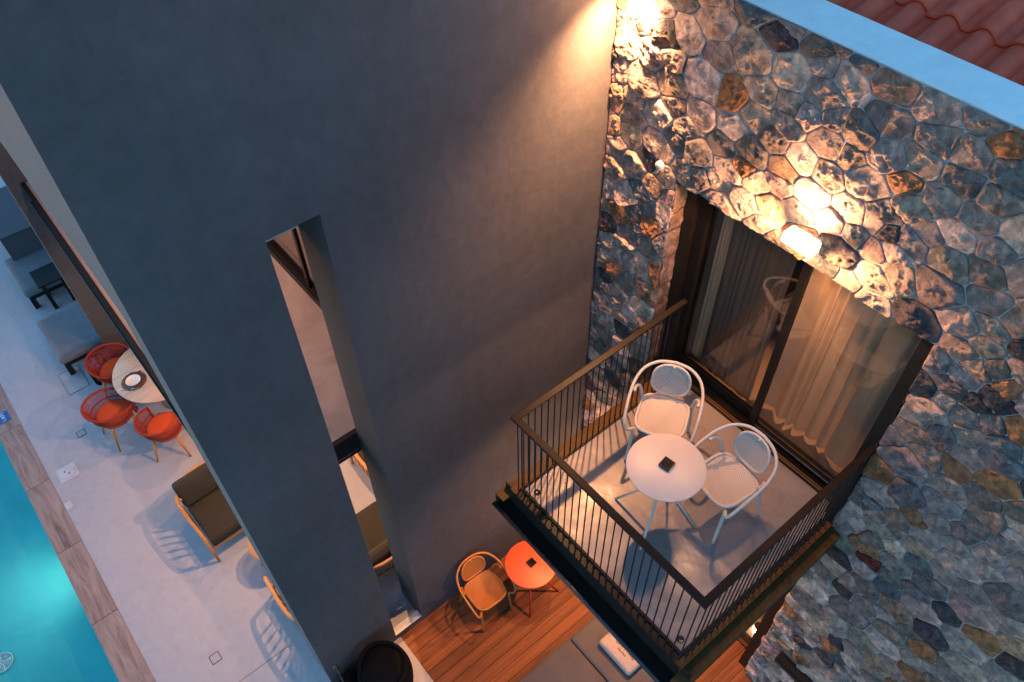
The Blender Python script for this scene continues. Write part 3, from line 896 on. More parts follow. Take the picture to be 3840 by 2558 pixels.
# ---- timber deck
dk = bpy.data.objects.new('timber_deck', None); COL.objects.link(dk); tag(dk, kind='structure')
PWD = 0.1345
pme = MB().box(0.0015, PWD-0.0025, -2.822, 0.20, -0.028, 0.0)
pme = pme.mesh('plank', M['deck'])
rr = random.Random(4)
for i in range(38):
    x = 0.004+i*PWD*1.006
    o = inst('plank', pme, dk, (x, rr.uniform(-0.006, 0.006), G+rr.uniform(-0.0012, 0.0012)))
    if x > LDX1 or x < LDX0-PWD: o.scale = (1, 1, 1)
sc = MB()
for i in range(38):
    x = 0.004+i*PWD*1.006
    for y in (-0.35, -0.95, -1.55, -2.15, -2.7):
        if rr.random() < 0.75:
            for dx in (0.03, 0.105):
                if rr.random() < 0.5: sc.lathe([(0.0035, G+0.0005), (0.0035, G+0.0018)], x+dx, y, 6)
so = sc.obj('deck_screws', M['cutlery'], dk); so['kind'] = 'stuff'

# ================================================================== BALCONY
bc = thing('balcony', 'small steel framed balcony with concrete floor and thin black railing', 'balcony')
FX0, FX1, FY = 1.045, 2.813, -1.750
MB().box(FX0, FX1, FY, 0.097, -0.10, 0.0).obj('floor_slab', M['concrete'], bc)
lip = MB()
for a in ((FX0-0.022, FX0-.0005, FY-0.022, 0.0), (FX1+.0005, FX1+0.022, FY-0.022, 0.0), (FX0, FX1, FY-0.022, FY-.0005)):
    lip.box(a[0], a[1], a[2], a[3], -0.05, 0.008)
lip.obj('edge_bar', M['steel'], bc)
OX0, OX1, OY = 0.957, 2.900, -1.836
tf = MB()
tf.box(OX0, FX0-0.022, OY, -0.002, -0.022, -0.010)
tf.obj('top_flange', M['bronze'], bc)
MB().box(FX1+0.022, OX1, OY, -0.002, -0.022, -0.010).obj('top_flange', M['bronze'], bc)
MB().box(FX0-0.0215, FX1+0.0215, OY, FY-0.022, -0.022, -0.010).obj('top_flange', M['rail'], bc)
MB().box(OX0+0.012, OX0+0.022, OY+.012, -0.002, -0.115, -0.022).obj('side_web', M['bronze'], bc)
MB().box(OX1-0.022, OX1-0.012, OY+.012, -0.002, -0.115, -0.022).obj('side_web', M['bronze'], bc)
MB().box(0.862, OX0+0.012, -1.927, -0.002, -0.115, -0.102).obj('side_flange', M['bronze'], bc)
MB().box(OX1-0.012, 2.988, -1.927, -0.002, -0.115, -0.102).obj('side_flange', M['bronze'], bc)
MB().box(0.862, 0.874, -1.927, -0.002, -0.26, -0.115).obj('side_fascia', M['bronze'], bc)
MB().box(2.976, 2.988, -1.927, -0.002, -0.26, -0.115).obj('side_fascia', M['bronze'], bc)
MB().box(0.874, 2.976, OY+0.014, OY+0.026, -0.255, -0.023).obj('front_web', M['steel'], bc)
MB().box(0.874, 2.976, -1.945, OY+0.013, -0.262, -0.250).obj('front_flange', M['rail'], bc)
MB().tube([(0.862, -1.952, -0.245), (2.988, -1.952, -0.245)], 0.020, 12).obj('front_lip', M['lip'], bc, True)
MB().box(0.876, 2.974, OY+0.03, -0.002, -0.30, -0.265).obj('underside', M['steel'], bc)
for x in (1.135, 2.747):
    o = MB().lathe([(0.026, 0.0005), (0.030, 0.003), (0.024, 0.004), (0.020, 0.002)], x, -1.69, 20).obj('drain_hole', M['black_plastic'], bc, True)
# railing
RX0, RX1, RY, RT = 0.981, 2.889, -1.832, 1.05
rl = MB()
RWD = 0.052
def L3(mb, w0, z0, z1):
    o = [(RX0, 0.06), (RX0, RY), (RX1, RY), (RX1, 0.06)]
    i = [(RX0+w0, 0.06), (RX0+w0, RY+w0), (RX1-w0, RY+w0), (RX1-w0, 0.06)]
    b_ = len(mb.v)
    for z in (z0, z1):
        mb.v += [(x, y, z) for x, y in o]+[(x, y, z) for x, y in i]
    for k in range(3):
        mb.f.append((b_+8+k, b_+8+k+1, b_+8+4+k+1, b_+8+4+k)[::-1])
        mb.f.append((b_+k, b_+k+1, b_+4+k+1, b_+4+k))
        mb.f.append((b_+k, b_+8+k, b_+8+k+1, b_+k+1)[::-1])
        mb.f.append((b_+4+k, b_+4+k+1, b_+12+k+1, b_+12+k)[::-1])
    mb.f.append((b_, b_+4, b_+12, b_+8)); mb.f.append((b_+3, b_+11, b_+15, b_+7))
L3(rl, RWD, RT-0.014, RT)
hr = rl.obj('railing', M['rail'], bc, False, 0.003, 1)
rl2 = MB()
for a in ((RX0+.016, RX0+.036, RY+.016, 0.0), (RX1-.036, RX1-.016, RY+.016, 0.0), (RX0+.036, RX1-.036, RY+.016, RY+.036)):
    rl2.box(a[0], a[1], a[2], a[3], RT-0.034, RT-0.0145)
inst('under_bar', rl2.mesh('under_bar', M['steel']), hr)
bal = MB().tube([(0, 0, RT-0.034), (0, 0, 0.02), (0.002, 0, 0.0), (0.014, 0, -0.012), (0.034, 0, -0.010)], 0.0055, 6)
bal.lathe([(0.002, 0.028), (0.009, 0.034), (0.009, 0.044), (0.002, 0.050)], n=6)
bme = bal.mesh('baluster', M['steel'], True)
nb = 26
for k in range(nb):
    y = RY+0.085+k*0.0678
    if y > -0.06: break
    inst('baluster', bme, hr, (RX0+0.026, y, 0)); inst('baluster', bme, hr, (RX1-0.026, y, 0), (0, 0, PI))
nf = 27
for k in range(nf):
    x = RX0+0.05+(RX1-RX0-0.10)*k/(nf-1)
    inst('baluster', bme, hr, (x, RY+0.026, 0), (0, 0, PI/2))
for x in (RX0+0.026, RX1-0.026):
    inst('post', MB().box(x-0.02, x+0.02, -0.052, -0.012, -0.012, RT-0.0142).mesh('post', M['steel']), hr)

# ================================================================== WALL LAMPS
def wall_lamp(loc, label, watts_dn, watts_up, cone=150, cb=0.5, group='box shaped wall lamps on the stone wall', tilt=0, side=0):
    t = thing('wall_lamp', label, 'lamp', loc, 0, group)
    MB().box(-0.03, 0.03, -0.03, 0.0, -0.03, 0.03).obj('bracket', M['white_paint'], t)
    MB().box(-0.115, 0.115, -0.138, -0.032, -0.042, 0.042).obj('lamp_body', M['opal'], t, False, 0.012, 3)
    MB().box(-0.10, 0.10, -0.11, -0.04, 0.0425, 0.046).obj('diffuser', M['glow'], t)
    MB().box(-0.10, 0.10, -0.11, -0.04, -0.046, -0.0425).obj('diffuser', M['glow'], t)
    if watts_dn: spot('lamp_down', (0, -0.105, -0.055), (0, math.radians(tilt), 0), watts_dn, cone, cb, 0.035, WARM, t)
    if watts_up: spot('lamp_up', (0, -0.105, 0.055), (PI, 0, 0), watts_up, 150, 0.8, 0.035, WARM, t)
    if side:
        spot('lamp_side', (-0.125, -0.12, 0), (0, math.radians(78), 0), side, 130, 1.0, 0.03, WARM, t)
        spot('lamp_side', (0.125, -0.12, 0), (0, math.radians(-70), 0), side, 130, 1.0, 0.03, WARM, t)
    gp = bpy.data.lights.new('lamp_spill', 'POINT'); gp.energy = 6*LAMP_K; gp.color = WARM; gp.shadow_soft_size = 0.06
    go = bpy.data.objects.new('lamp_spill', gp); COL.objects.link(go); go.parent = t; go.location = (0, -0.21, 0)
    return t
wall_lamp((1.88, -0.02, 2.40), 'brightly lit box lamp on the stone wall right above the balcony door', 8, 46, 165, 0.4, side=32)
wall_lamp((0.30, -0.02, 3.52), 'lit box lamp high on the stone wall by the plaster wall corner', 215, 4, 130, 1.0, tilt=14)
wall_lamp((1.50, -0.02, -1.0), 'lit box lamp on the stone wall under the balcony', 75, 20, 160, 0.5)
for x in (1.1,):
    t = thing('soffit_lamp', 'small round downlight under the balcony floor', 'lamp', (x, -0.75, -0.305), 0)
    MB().lathe([(0.045, -0.004), (0.05, -0.004), (0.05, 0.0)], n=20).obj('lamp_rim', M['steel'], t, True)
    spot('soffit_light', (0, 0, -0.02), (0, 0, 0), 34, 150, 0.6, 0.03, WARM, t)
t = thing('ceiling_lamp', 'warm downlight in the room ceiling behind the curtains', 'lamp', (1.93, 0.84, 2.585), 0)
MB().lathe([(0.045, -0.004), (0.05, -0.004), (0.05, 0.0)], n=20).obj('lamp_rim', M['steel'], t, True)
spot('room_light', (0, 0, -0.02), (math.radians(-8), math.radians(1), 0), 150, 42, 0.8, 0.03, (1.0, 0.40, 0.16), t)
# loggia downlights; the last is added to brighten the floor behind the slit
for i, (x, y) in enumerate(((-1.95, -2.45), (-3.0, -2.45), (-4.4, -2.45), (-1.75, -2.0))):
    t = thing('soffit_lamp', ('round downlight in the loggia soffit above the %s' % ('small round table', 'armchair in front', 'dining table', 'back of the covered terrace, added to brighten its floor')[i]), 'lamp', (x, y, -0.372), 0, 'downlights in the loggia soffit')
    MB().lathe([(0.045, -0.004), (0.05, -0.004), (0.05, 0.0)], n=20).obj('lamp_rim', M['steel'], t, True)
    spot('soffit_light', (0, 0, -0.02), (0, 0, 0), (22, 21, 23, 80)[i], 165, 0.4, 0.025, (1.0, 0.52, 0.24), t)
t = thing('soffit_lamp', 'round downlight in the ceiling of the upper loggia', 'lamp', (-3.0, -3.1, FZ+0.045), 0)
MB().lathe([(0.045, -0.004), (0.05, -0.004), (0.05, 0.0)], n=20).obj('lamp_rim', M['steel'], t, True)
spot('soffit_light', (0, 0, -0.02), (0, 0, 0), 60, 165, 0.4, 0.025, WARM, t)
kn = thing('wall_vent', 'small round white vent knob on the stone wall above the door corner', 'vent', (0.602, -0.03, 2.245))
o = MB().lathe([(0.032, 0), (0.036, 0.004), (0.036, 0.03), (0.03, 0.036)], n=24).obj('cap', M['lid'], kn, True); o.rotation_euler = (PI/2, 0, 0)
bs = thing('wall_canopy', 'long narrow black metal box fixed low on the stone wall', 'wall fitting', (3.09, 0, -2.62))
MB().box(0.0, 1.9, -0.10, 0.0, 0.0, 0.125).obj('housing', M['steel'], bs, False, 0.004)
MB().box(0.01, 1.89, -0.104, -0.1005, 0.02, 0.03).obj('groove', M['gap'], bs)
MB().lathe([(0.006, 0.1255), (0.006, 0.128)], 0.03, -0.03, 8).obj('screw', M['cutlery'], bs)

# ================================================================== FURNITURE
def uv_planar(me, fn):
    uvl = me.uv_layers.new(name='UVMap')
    for l in me.loops:
        uvl.data[l.index].uv = fn(me.vertices[l.vertex_index].co)
def superell(a, b, n, k, e=2.0):
    t = 2*PI*k/n; c, s = math.cos(t), math.sin(t)
    return a*math.copysign(abs(c)**(2/e), c), b*math.copysign(abs(s)**(2/e), s)
def catmull(P, n=6):
    P = [Vector(p) for p in P]; out = []
    for i in range(len(P)-1):
        p0 = P[max(i-1, 0)]; p1 = P[i]; p2 = P[i+1]; p3 = P[min(i+2, len(P)-1)]
        for k in range(n):
            t = k/n
            out.append(0.5*((2*p1)+(p2-p0)*t+(2*p0-5*p1+4*p2-p3)*t*t+(-p0+3*p1-3*p2+p3)*t**3))
    out.append(P[-1]); return out
def cafe_chair(plast, perf, label):
    # local frame: the sitter looks towards -Y
    t = thing('cafe_chair', label, 'chair')
    N = 48
    # seat rim and perforated panel
    rim = [(superell(0.205, 0.20, N, k, 4.0)[0]*(1.0+0.0), superell(0.205, 0.20, N, k, 4.0)[1], 0.448+0.012*(abs(superell(0.205, 0.2, N, k, 4.0)[0])/0.2)**2) for k in range(N)]
    MB().tube(rim, 0.014, 8, closed=True).obj('seat_rim', plast, t, True)
    sm = MB(); R = [1.0, 0.8, 0.55, 0.3]
    for r_ in R:
        for k in range(N):
            x, y = superell(0.205*r_, 0.20*r_, N, k, 4.0); sm.v.append((x, y, 0.436+0.022*r_*r_))
    sm.v.append((0, 0, 0.436))
    for j in range(3):
        for k in range(N): sm.f.append((j*N+k, j*N+(k+1) % N, (j+1)*N+(k+1) % N, (j+1)*N+k))
    for k in range(N): sm.f.append((3*N+k, 3*N+(k+1) % N, 4*N))
    o = sm.obj('seat', perf, t, True); uv_planar(o.data, lambda c: (c.x+5, c.y+5))
    # backrest
    tilt = math.radians(14)
    Mx = Matrix.Translation((0, 0.205, 0.655)) @ Matrix.Rotation(PI/2-tilt, 4, 'X')
    Mx = Matrix.Translation((0, 0.215, 0.645)) @ Matrix.Rotation(PI/2-tilt, 4, 'X')
    def bp(x, y): return Mx @ Vector((x, y, -0.035*(1-(x/0.17)**2)))
    br = [bp(*superell(0.158, 0.150, N, k, 2.5)) for k in range(N)]
    MB().tube(br, 0.011, 8, closed=True).obj('backrest_rim', plast, t, True)
    bm_ = MB()
    for r_ in R:
        for k in range(N): bm_.v.append(tuple(bp(*superell(0.158*r_, 0.150*r_, N, k, 2.5))))
    bm_.v.append(tuple(bp(0, 0)))
    for j in range(3):
        for k in range(N): bm_.f.append((j*N+k, j*N+(k+1) % N, (j+1)*N+(k+1) % N, (j+1)*N+k))
    for k in range(N): bm_.f.append((3*N+k, 3*N+(k+1) % N, 4*N))
    o = bm_.obj('backrest', perf, t, True); uv_planar(o.data, lambda c: (c.x+5, c.z+5))
    # the hoop that makes arms and back
    half = [(0.200, -0.190, 0.445), (0.250, -0.235, 0.475), (0.277, -0.215, 0.545), (0.288, -0.120, 0.620), (0.290, 0.0, 0.672), (0.275, 0.12, 0.715), (0.225, 0.225, 0.755), (0.125, 0.292, 0.785), (0.0, 0.312, 0.795)]
    hp = catmull(half, 6)
    full = hp+[Vector((-p.x, p.y, p.z)) for p in reversed(hp[:-1])]
    MB().tube(full, 0.013, 10).obj('arm_hoop', plast, t, True)
    MB().tube([(0, 0.262, 0.775), (0, 0.292, 0.782)], 0.012, 8).obj('back_link', plast, t, True)
    for s in (-1, 1):
        MB().tube(catmull([(s*0.198, -0.188, 0.445), (s*0.205, -0.205, 0.25), (s*0.215, -0.228, 0.0)], 4), 0.015, 8, rs=None).obj('leg', plast, t, True)
        MB().tube(catmull([(s*0.262, 0.02, 0.668), (s*0.262, 0.085, 0.655), (s*0.235, 0.135, 0.60), (s*0.215, 0.16, 0.45), (s*0.225, 0.20, 0.22), (s*0.235, 0.245, 0.0)], 4), 0.0145, 8).obj('leg', plast, t, True)
        MB().tube([(s*0.185, 0.155, 0.445), (s*0.215, 0.16, 0.452)], 0.013, 8).obj('bracket', plast, t, True)
    return t
c1 = cafe_chair(M['white_plastic'], M['perf_white'], 'white plastic armchair with perforated round back, at the door corner of the balcony')
c1.location = (1.455, -0.60, 0); c1.rotation_euler = (0, 0, math.radians(31)); c1['group'] = 'white perforated chairs on the balcony'
dup(c1, (2.195, -0.665, 0), math.radians(-6), 'white plastic armchair with perforated round back, pushed against the right of the balcony table', 'white perforated chairs on the balcony')
c3 = cafe_chair(M['ochre_plastic'], M['perf_ochre'], 'ochre plastic armchair with perforated round back on the timber deck')
c3.location = (0.365, -1.80, G); c3.rotation_euler = (0, 0, math.radians(88))

def bistro_table(top_m, leg_m, loc, rz, label, legs):
    t = thing('bistro_table', label, 'table', loc, rz)
    MB().lathe([(0.0005, 0.728), (0.285, 0.728), (0.2995, 0.733), (0.3, 0.741), (0.298, 0.742), (0.0005, 0.742)], n=64, cap=False).obj('table_top', top_m, t, True, 0)
    MB().tube([(0, 0, 0.727), (0, 0, 0.42)], 0.018, 12).obj('stem', leg_m, t, True)
    for a in legs:
        r = 0.34
        MB().tube([(0.012*math.cos(a), 0.012*math.sin(a), 0.52), (r*math.cos(a), r*math.sin(a), 0.008)], 0.011, 8).obj('leg', leg_m, t, True)
    return t
tA = bistro_table(M['white_paint'], M['white_paint'], (1.912, -1.091, 0), 0, 'white round bistro table on the balcony', [math.radians(a) for a in (205, 295, 30, 115)])
tB = bistro_table(M['red_paint'], M['red_leg'], (0.560, -1.263, G), 0, 'orange-red round bistro table on the timber deck', [math.radians(a) for a in (222, 318, 48, 135)])
def ashtray(loc, rz, label, warm):
    t = thing('ashtray', label, 'ashtray', loc, rz, 'square black ashtrays on the bistro tables')
    MB().box(-0.042, 0.042, -0.042, 0.042, 0.0, 0.004).obj('base', M['black_plastic'], t)
    w = MB()
    w.box(-0.045, 0.045, -0.045, -0.040, 0.0, 0.026); w.box(-0.045, 0.045, 0.040, 0.045, 0.0, 0.026); w.box(-0.045, -0.040, -0.040, 0.040, 0.0, 0.026); w.box(0.040, 0.045, -0.040, 0.040, 0.0, 0.026)
    w.obj('side', M['black_plastic'], t)
    g_ = MB()
    for i in range(5):
        for j in range(5):
            x = -0.032+0.016*i; y = -0.032+0.016*j
            g_.lathe([(0.0065, 0.004), (0.0065, 0.022), (0.003, 0.026), (0.0008, 0.020)], x, y, 8)
    g_.obj('studs', M['black_plastic'], t, True)
    return t
ashtray((1.907, -1.079, 0.7425), math.radians(8), 'square black studded ashtray on the white bistro table', False)
ashtray((0.561, -1.252, G+0.7425), math.radians(2), 'square black studded ashtray on the orange-red bistro table', True)

# ---- cushions helper: soft box
def soft_box(name, x0, x1, y0, y1, z0, z1, mat, parent, r=0.03, puff=0.02, seams=(), axis='y', seed=0):
    mb = MB(); n = 16
    def face(fn, flip=False): mb.grid(fn, n, n, flip)
    W, D = x1-x0, y1-y0
    def rc(u, v, w):   # unit cube point -> softened
        p = Vector((x0+W*u, y0+D*v, z0+(z1-z0)*w))
        c = Vector((min(max(p.x, x0+r), x1-r), min(max(p.y, y0+r), y1-r), min(max(p.z, z0+r), z1-r)))
        d = p-c
        if d.length > 1e-9: p = c+d.normalized()*r
        bulge = puff*math.sin(PI*min(max(u, 0), 1))**0.6*math.sin(PI*min(max(v, 0), 1))**0.6 if w > 0.5 else 0
        if w > 0.99:
            for s in seams:
                q = p.x if axis == 'x' else p.y
                bulge -= 0.007*math.exp(-((q-s)/0.008)**2)
            bulge += 0.004*noise.noise(Vector((p.x*5, p.y*5, seed)))
        p.z += bulge*(1 if w > 0.99 else 0)
        return p
    ns = n
    E_ = [0, .02, .05, .1]+[.1+.8*i/(2*n) for i in range(1, 2*n)]+[.9, .95, .98, 1]
    def g2(fn, flip):
        b_ = len(mb.v); m = len(E_)
        for v in E_:
            for u in E_: mb.v.append(tuple(fn(u, v)))
        for j in range(m-1):
            for i in range(m-1):
                q = (b_+j*m+i, b_+j*m+i+1, b_+(j+1)*m+i+1, b_+(j+1)*m+i)
                mb.f.append(q[::-1] if flip else q)
    g2(lambda u, v: rc(u, v, 1.0), False)
    g2(lambda u, v: rc(u, v, 0.0), True)
    sm = MB()
    for (fn, fl) in ((lambda u, v: rc(u, 0, v), False), (lambda u, v: rc(u, 1, v), True), (lambda u, v: rc(0, u, v), True), (lambda u, v: rc(1, u, v), False)):
        g2(fn, fl)
    o = mb.obj(name, mat, parent, True)
    return o
# ---- sunbed on the deck under the balcony
sb = thing('sunbed', 'brown-grey padded sunbed on the timber deck under the balcony', 'sunbed', (0, 0, G))
MB().box(1.44, 2.34, -2.72, -0.40, 0.10, 0.26).obj('frame', M['frame'], sb)
for x in (1.46, 2.30):
    for y in (-2.66, -0.46): MB().box(x-.03, x+.03, y-.03, y+.03, 0, 0.10).obj('leg', M['frame'], sb)
soft_box('mattress_section', 1.405, 2.36, -1.405, -0.36, 0.26, 0.41, M['grey_cushion'], sb, 0.03, 0.012, (1.60,), 'x', 1)
soft_box('mattress_section', 1.395, 2.36, -2.76, -1.412, 0.26, 0.405, M['grey_cushion'], sb, 0.03, 0.012, (1.62,), 'x', 2)
pw_ = thing('pillow', 'cream head pillow printed CAPITAL lying on the sunbed', 'pillow', (0, 0, G+0.425))
soft_box('pillow_case', 1.665, 2.150, -1.215, -0.90, 0.0, 0.09, M['pillow'], pw_, 0.035, 0.02, (), 'x', 3)
def text_mesh(name, s, size, loc, rz, mat, parent, extrude=0.0008, spacing=1.0, rx=0.0):
    cu = bpy.data.curves.new(name, 'FONT'); cu.body = s; cu.size = size; cu.align_x = 'CENTER'; cu.align_y = 'CENTER'
    cu.extrude = extrude; cu.space_character = spacing
    tmp = bpy.data.objects.new(name+'_tmp', cu); COL.objects.link(tmp)
    dg = bpy.context.evaluated_depsgraph_get()
    me = bpy.data.meshes.new_from_object(tmp.evaluated_get(dg))
    bpy.data.objects.remove(tmp)
    me.materials.clear(); me.materials.append(mat)
    o = bpy.data.objects.new(name, me); COL.objects.link(o); o.location = loc; o.rotation_euler = (rx, 0, rz); o.parent = parent
    return o
text_mesh('printed_name', 'CAPITAL', 0.070, (1.925, -1.052, 0.114), 0, M['print'], pw_, 0.003, 1.05)
text_mesh('printed_line', 'SUITES', 0.028, (1.925, -1.110, 0.113), 0, M['print'], pw_, 0.003, 1.5)

# ---- black tub chair and black lamp on the pale tile strip
bt = thing('tub_chair', 'black upholstered round tub chair on the pale floor beside the plaster wall', 'chair', (0.385, -3.235, G), math.radians(0))
def tub(u, v):
    a = 2*PI*u; r = 0.275+0.03*math.sin(PI*v)+0.02*math.cos(a)*0
    front = max(0, math.cos(a-math.radians(-60)))
    h = 0.64-0.10*front**2
    z = 0.08+(h-0.08)*v
    return (r*math.cos(a)*(1+0.06*math.cos(2*a)), r*math.sin(a), z)
sh = MB().grid(tub, 48, 10)
sh.grid(lambda u, v: (lambda p: (p[0]*(1-0.13*v), p[1]*(1-0.13*v), p[2]+0.012*math.sin(PI*v)))(tub(u, 1.0)), 48, 4)
sh.grid(lambda u, v: (lambda p: (p[0]*(0.87-0.04*v), p[1]*(0.87-0.04*v), p[2]-(p[2]-0.50)*v))(tub(u, 1.0)), 48, 5)
sh.obj('shell', M['black'], bt, True)
MB().lathe([(0.0005, 0.30), (0.235, 0.32), (0.255, 0.55), (0.235, 0.615), (0.12, 0.64), (0.0005, 0.645)], n=40, cap=False).obj('seat_cushion', M['black'], bt, True)
MB().lathe([(0.22, 0.0), (0.24, 0.03), (0.26, 0.08)], n=40).obj('plinth', M['black'], bt, True)
fl = thing('standing_lamp', 'slim black lamp stand with knob top against the foot of the plaster wall', 'lamp', (0.19, -3.64, G))
MB().lathe([(0.10, 0), (0.10, 0.015), (0.02, 0.022)], n=24).obj('base', M['black_plastic'], fl, True)
MB().tube([(0, 0, 0.02), (0, 0, 0.88)], 0.014, 10).obj('pole', M['black_plastic'], fl, True)
MB().lathe([(0.004, 0.87), (0.028, 0.885), (0.032, 0.91), (0.022, 0.94), (0.004, 0.955)], n=16).obj('knob', M['black_plastic'], fl, True)
st = thing('side_pouf', 'low round black pouf at the foot of the plaster wall', 'pouf', (0.20, -3.62+0.06, G))
MB().lathe([(0.10, 0.0), (0.17, 0.05), (0.18, 0.20), (0.15, 0.30), (0.0005, 0.32)], n=32, cap=False).obj('cover', M['black'], st, True)

# ---- dining set
dt = thing('dining_table', 'round pale oak dining table laid with one setting', 'table', (-5.08, -3.362, G))
MB().lathe([(0.0005, 0.722), (0.61, 0.722), (0.628, 0.728), (0.63, 0.744), (0.625, 0.75), (0.0005, 0.75)], n=80, cap=False).obj('table_top', M['oak'], dt, True)
MB().lathe([(0.20, 0.0), (0.20, 0.02), (0.12, 0.05), (0.10, 0.3), (0.12, 0.68), (0.2, 0.72)], n=32).obj('pedestal', simple('slatted_brown', (0.12, 0.075, 0.045), 0.6), dt, True)
pm = tag(MB().lathe([(0.0005, 0), (0.170, 0.001), (0.172, 0.006), (0.150, 0.008), (0.0005, 0.008)], n=48, cap=False).obj('placemat', M['weave'], None, True), 'round woven brown placemat on the oak dining table', 'placemat')
pm.location = (-5.050, -3.735, G+0.7505)
pt = tag(MB().lathe([(0.0005, 0.004), (0.065, 0.002), (0.07, 0.006), (0.098, 0.020), (0.102, 0.022), (0.100, 0.018), (0.07, 0.0), (0.0005, 0.0)], n=48, cap=False).obj('plate', M['ceramic'], None, True), 'white stoneware plate centred on the woven placemat', 'plate')
pt.location = (-5.052, -3.738, G+0.759)
def cutlery(name, label, loc, rz, kind):
    mb = MB(); mb.box(-0.085, 0.03, -0.004, 0.004, 0, 0.003)
    if kind == 'spoon':
        mb.grid(lambda u, v: (0.03+0.055*u, (v-0.5)*0.036*math.sin(PI*min(1, u*0.9+0.1))**0.7, 0.003-0.004*math.sin(PI*u)*math.sin(PI*v)), 8, 6)
    elif kind == 'knife':
        mb.box(0.03, 0.11, -0.008, 0.006, 0, 0.002)
    else:
        mb.box(0.03, 0.055, -0.011, 0.011, 0, 0.003)
        for y in (-0.009, -0.003, 0.003, 0.009): mb.box(0.055, 0.09, y-.0018, y+.0018, 0, 0.003)
    o = mb.obj(name, M['cutlery']); o.location = loc; o.rotation_euler = (0, 0, rz)
    return tag(o, label, 'cutlery')
zc_ = G+0.760
cutlery('fork', 'steel fork on the placemat, left of the plate', (-5.175, -3.70, zc_), math.radians(68), 'fork')
cutlery('spoon', 'steel spoon on the far rim of the placemat', (-5.185, -3.645, zc_), math.radians(62), 'spoon')
cutlery('knife', 'steel knife on the placemat, right of the plate', (-4.92, -3.80, zc_), math.radians(62), 'knife')
cutlery('dessert_spoon', 'small steel spoon beside the knife on the placemat', (-4.955, -3.86, zc_), math.radians(62), 'spoon')
mug = thing('mug', 'dark round mug near the hidden half of the oak dining table', 'mug', (-5.50, -3.475, G+0.7505))
MB().lathe([(0.035, 0), (0.042, 0.01), (0.042, 0.09), (0.038, 0.09), (0.036, 0.012)], n=24, cap=False).obj('cup', M['frame'], mug, True)
MB().tube(catmull([(0.04, 0, 0.075), (0.068, 0, 0.065), (0.066, 0, 0.03), (0.04, 0, 0.022)], 5), 0.005, 6).obj('handle', M['frame'], mug, True)

def rope_chair(label):
    # sitter looks to +X locally
    t = thing('rope_chair', label, 'chair', (0, 0, G), 0, 'orange rope tub chairs round the dining table')
    NA = 56
    def rimp(a):    # a from -150deg..150deg measured from -X (the back)
        b_ = a
        rr_ = 0.315
        x = -rr_*math.cos(b_)*1.0+0.02; y = rr_*math.sin(b_)*0.98
        z = 0.735-0.09*(abs(b_)/math.radians(140))**1.6
        return Vector((x, y, z))
    def basep(a):
        return Vector((-0.215*math.cos(a)+0.035, 0.215*math.sin(a), 0.425))
    amax = math.radians(142)
    A_ = [(-amax+2*amax*k/NA) for k in range(NA+1)]
    rim = [rimp(a) for a in A_]
    # close across the front, low
    fr0 = [basep(amax)+Vector((0.06, 0.03, 0.0)), basep(amax)+Vector((0.10, -0.03, -0.005)), Vector((0.265, 0.0, 0.42)), basep(-amax)+Vector((0.10, 0.03, -0.005)), basep(-amax)+Vector((0.06, -0.03, 0))]
    loop = rim+catmull([rim[-1]]+fr0+[rim[0]], 5)[1:-1]
    MB().tube(loop, 0.018, 8, closed=True).obj('rim', M['rope'], t, True)
    mid = MB().tube([(rimp(a)*0.42+basep(a)*0.58)+Vector((-0.02*math.cos(a), 0.02*math.sin(a), 0)) for a in A_], 0.009, 6)
    mid.tube([basep(2*PI*k/40) for k in range(40)], 0.014, 8, closed=True)
    mid.obj('shell_hoops', M['rope'], t, True)
    rp = MB()
    for a in [(-amax+2*amax*k/84) for k in range(85)]:
        p0 = rimp(a); p1 = basep(a)
        m1 = p0*0.42+p1*0.58+Vector((-0.02*math.cos(a), 0.02*math.sin(a), 0))
        rp.tube([p0, m1, p1], 0.0048, 5)
    o = rp.obj('rope_strands', M['rope'], t, True)
    MB().lathe([(0.0005, 0.425), (0.225, 0.43), (0.245, 0.455), (0.235, 0.49), (0.20, 0.505), (0.0005, 0.512)], 0.035, 0, 40, False).obj('seat_cushion', M['orange_fabric'], t, True)
    MB().lathe([(0.0005, 0.405), (0.22, 0.405), (0.22, 0.424), (0.0005, 0.424)], 0.035, 0, 32, False).obj('seat_base', M['leg_wood'], t, True)
    for sx_, sy_ in ((1, 1), (1, -1), (-1, 1), (-1, -1)):
        p0 = Vector((0.035+sx_*0.15, sy_*0.15, 0.405)); p1 = Vector((0.035+sx_*0.235, sy_*0.225, 0.0))
        MB().tube([p0, p0*0.5+p1*0.5, p1], 0.02, 10, rs=[0.024, 0.019, 0.012]).obj('leg', M['leg_wood'], t, True)
    return t
rc1 = rope_chair('orange rope tub chair at the near left of the dining table, furthest from the wall')
rc1.location = (-4.96, -4.20, G); rc1.rotation_euler = (0, 0, math.radians(98))
dup(rc1, (-4.27, -3.74, G), math.radians(152), 'orange rope tub chair half hidden by the plaster wall, nearest the armchair', 'orange rope tub chairs round the dining table')
dup(rc1, (-5.72, -3.86, G), math.radians(38), 'orange rope tub chair beside the black tote bag, at the far side of the table', 'orange rope tub chairs round the dining table')

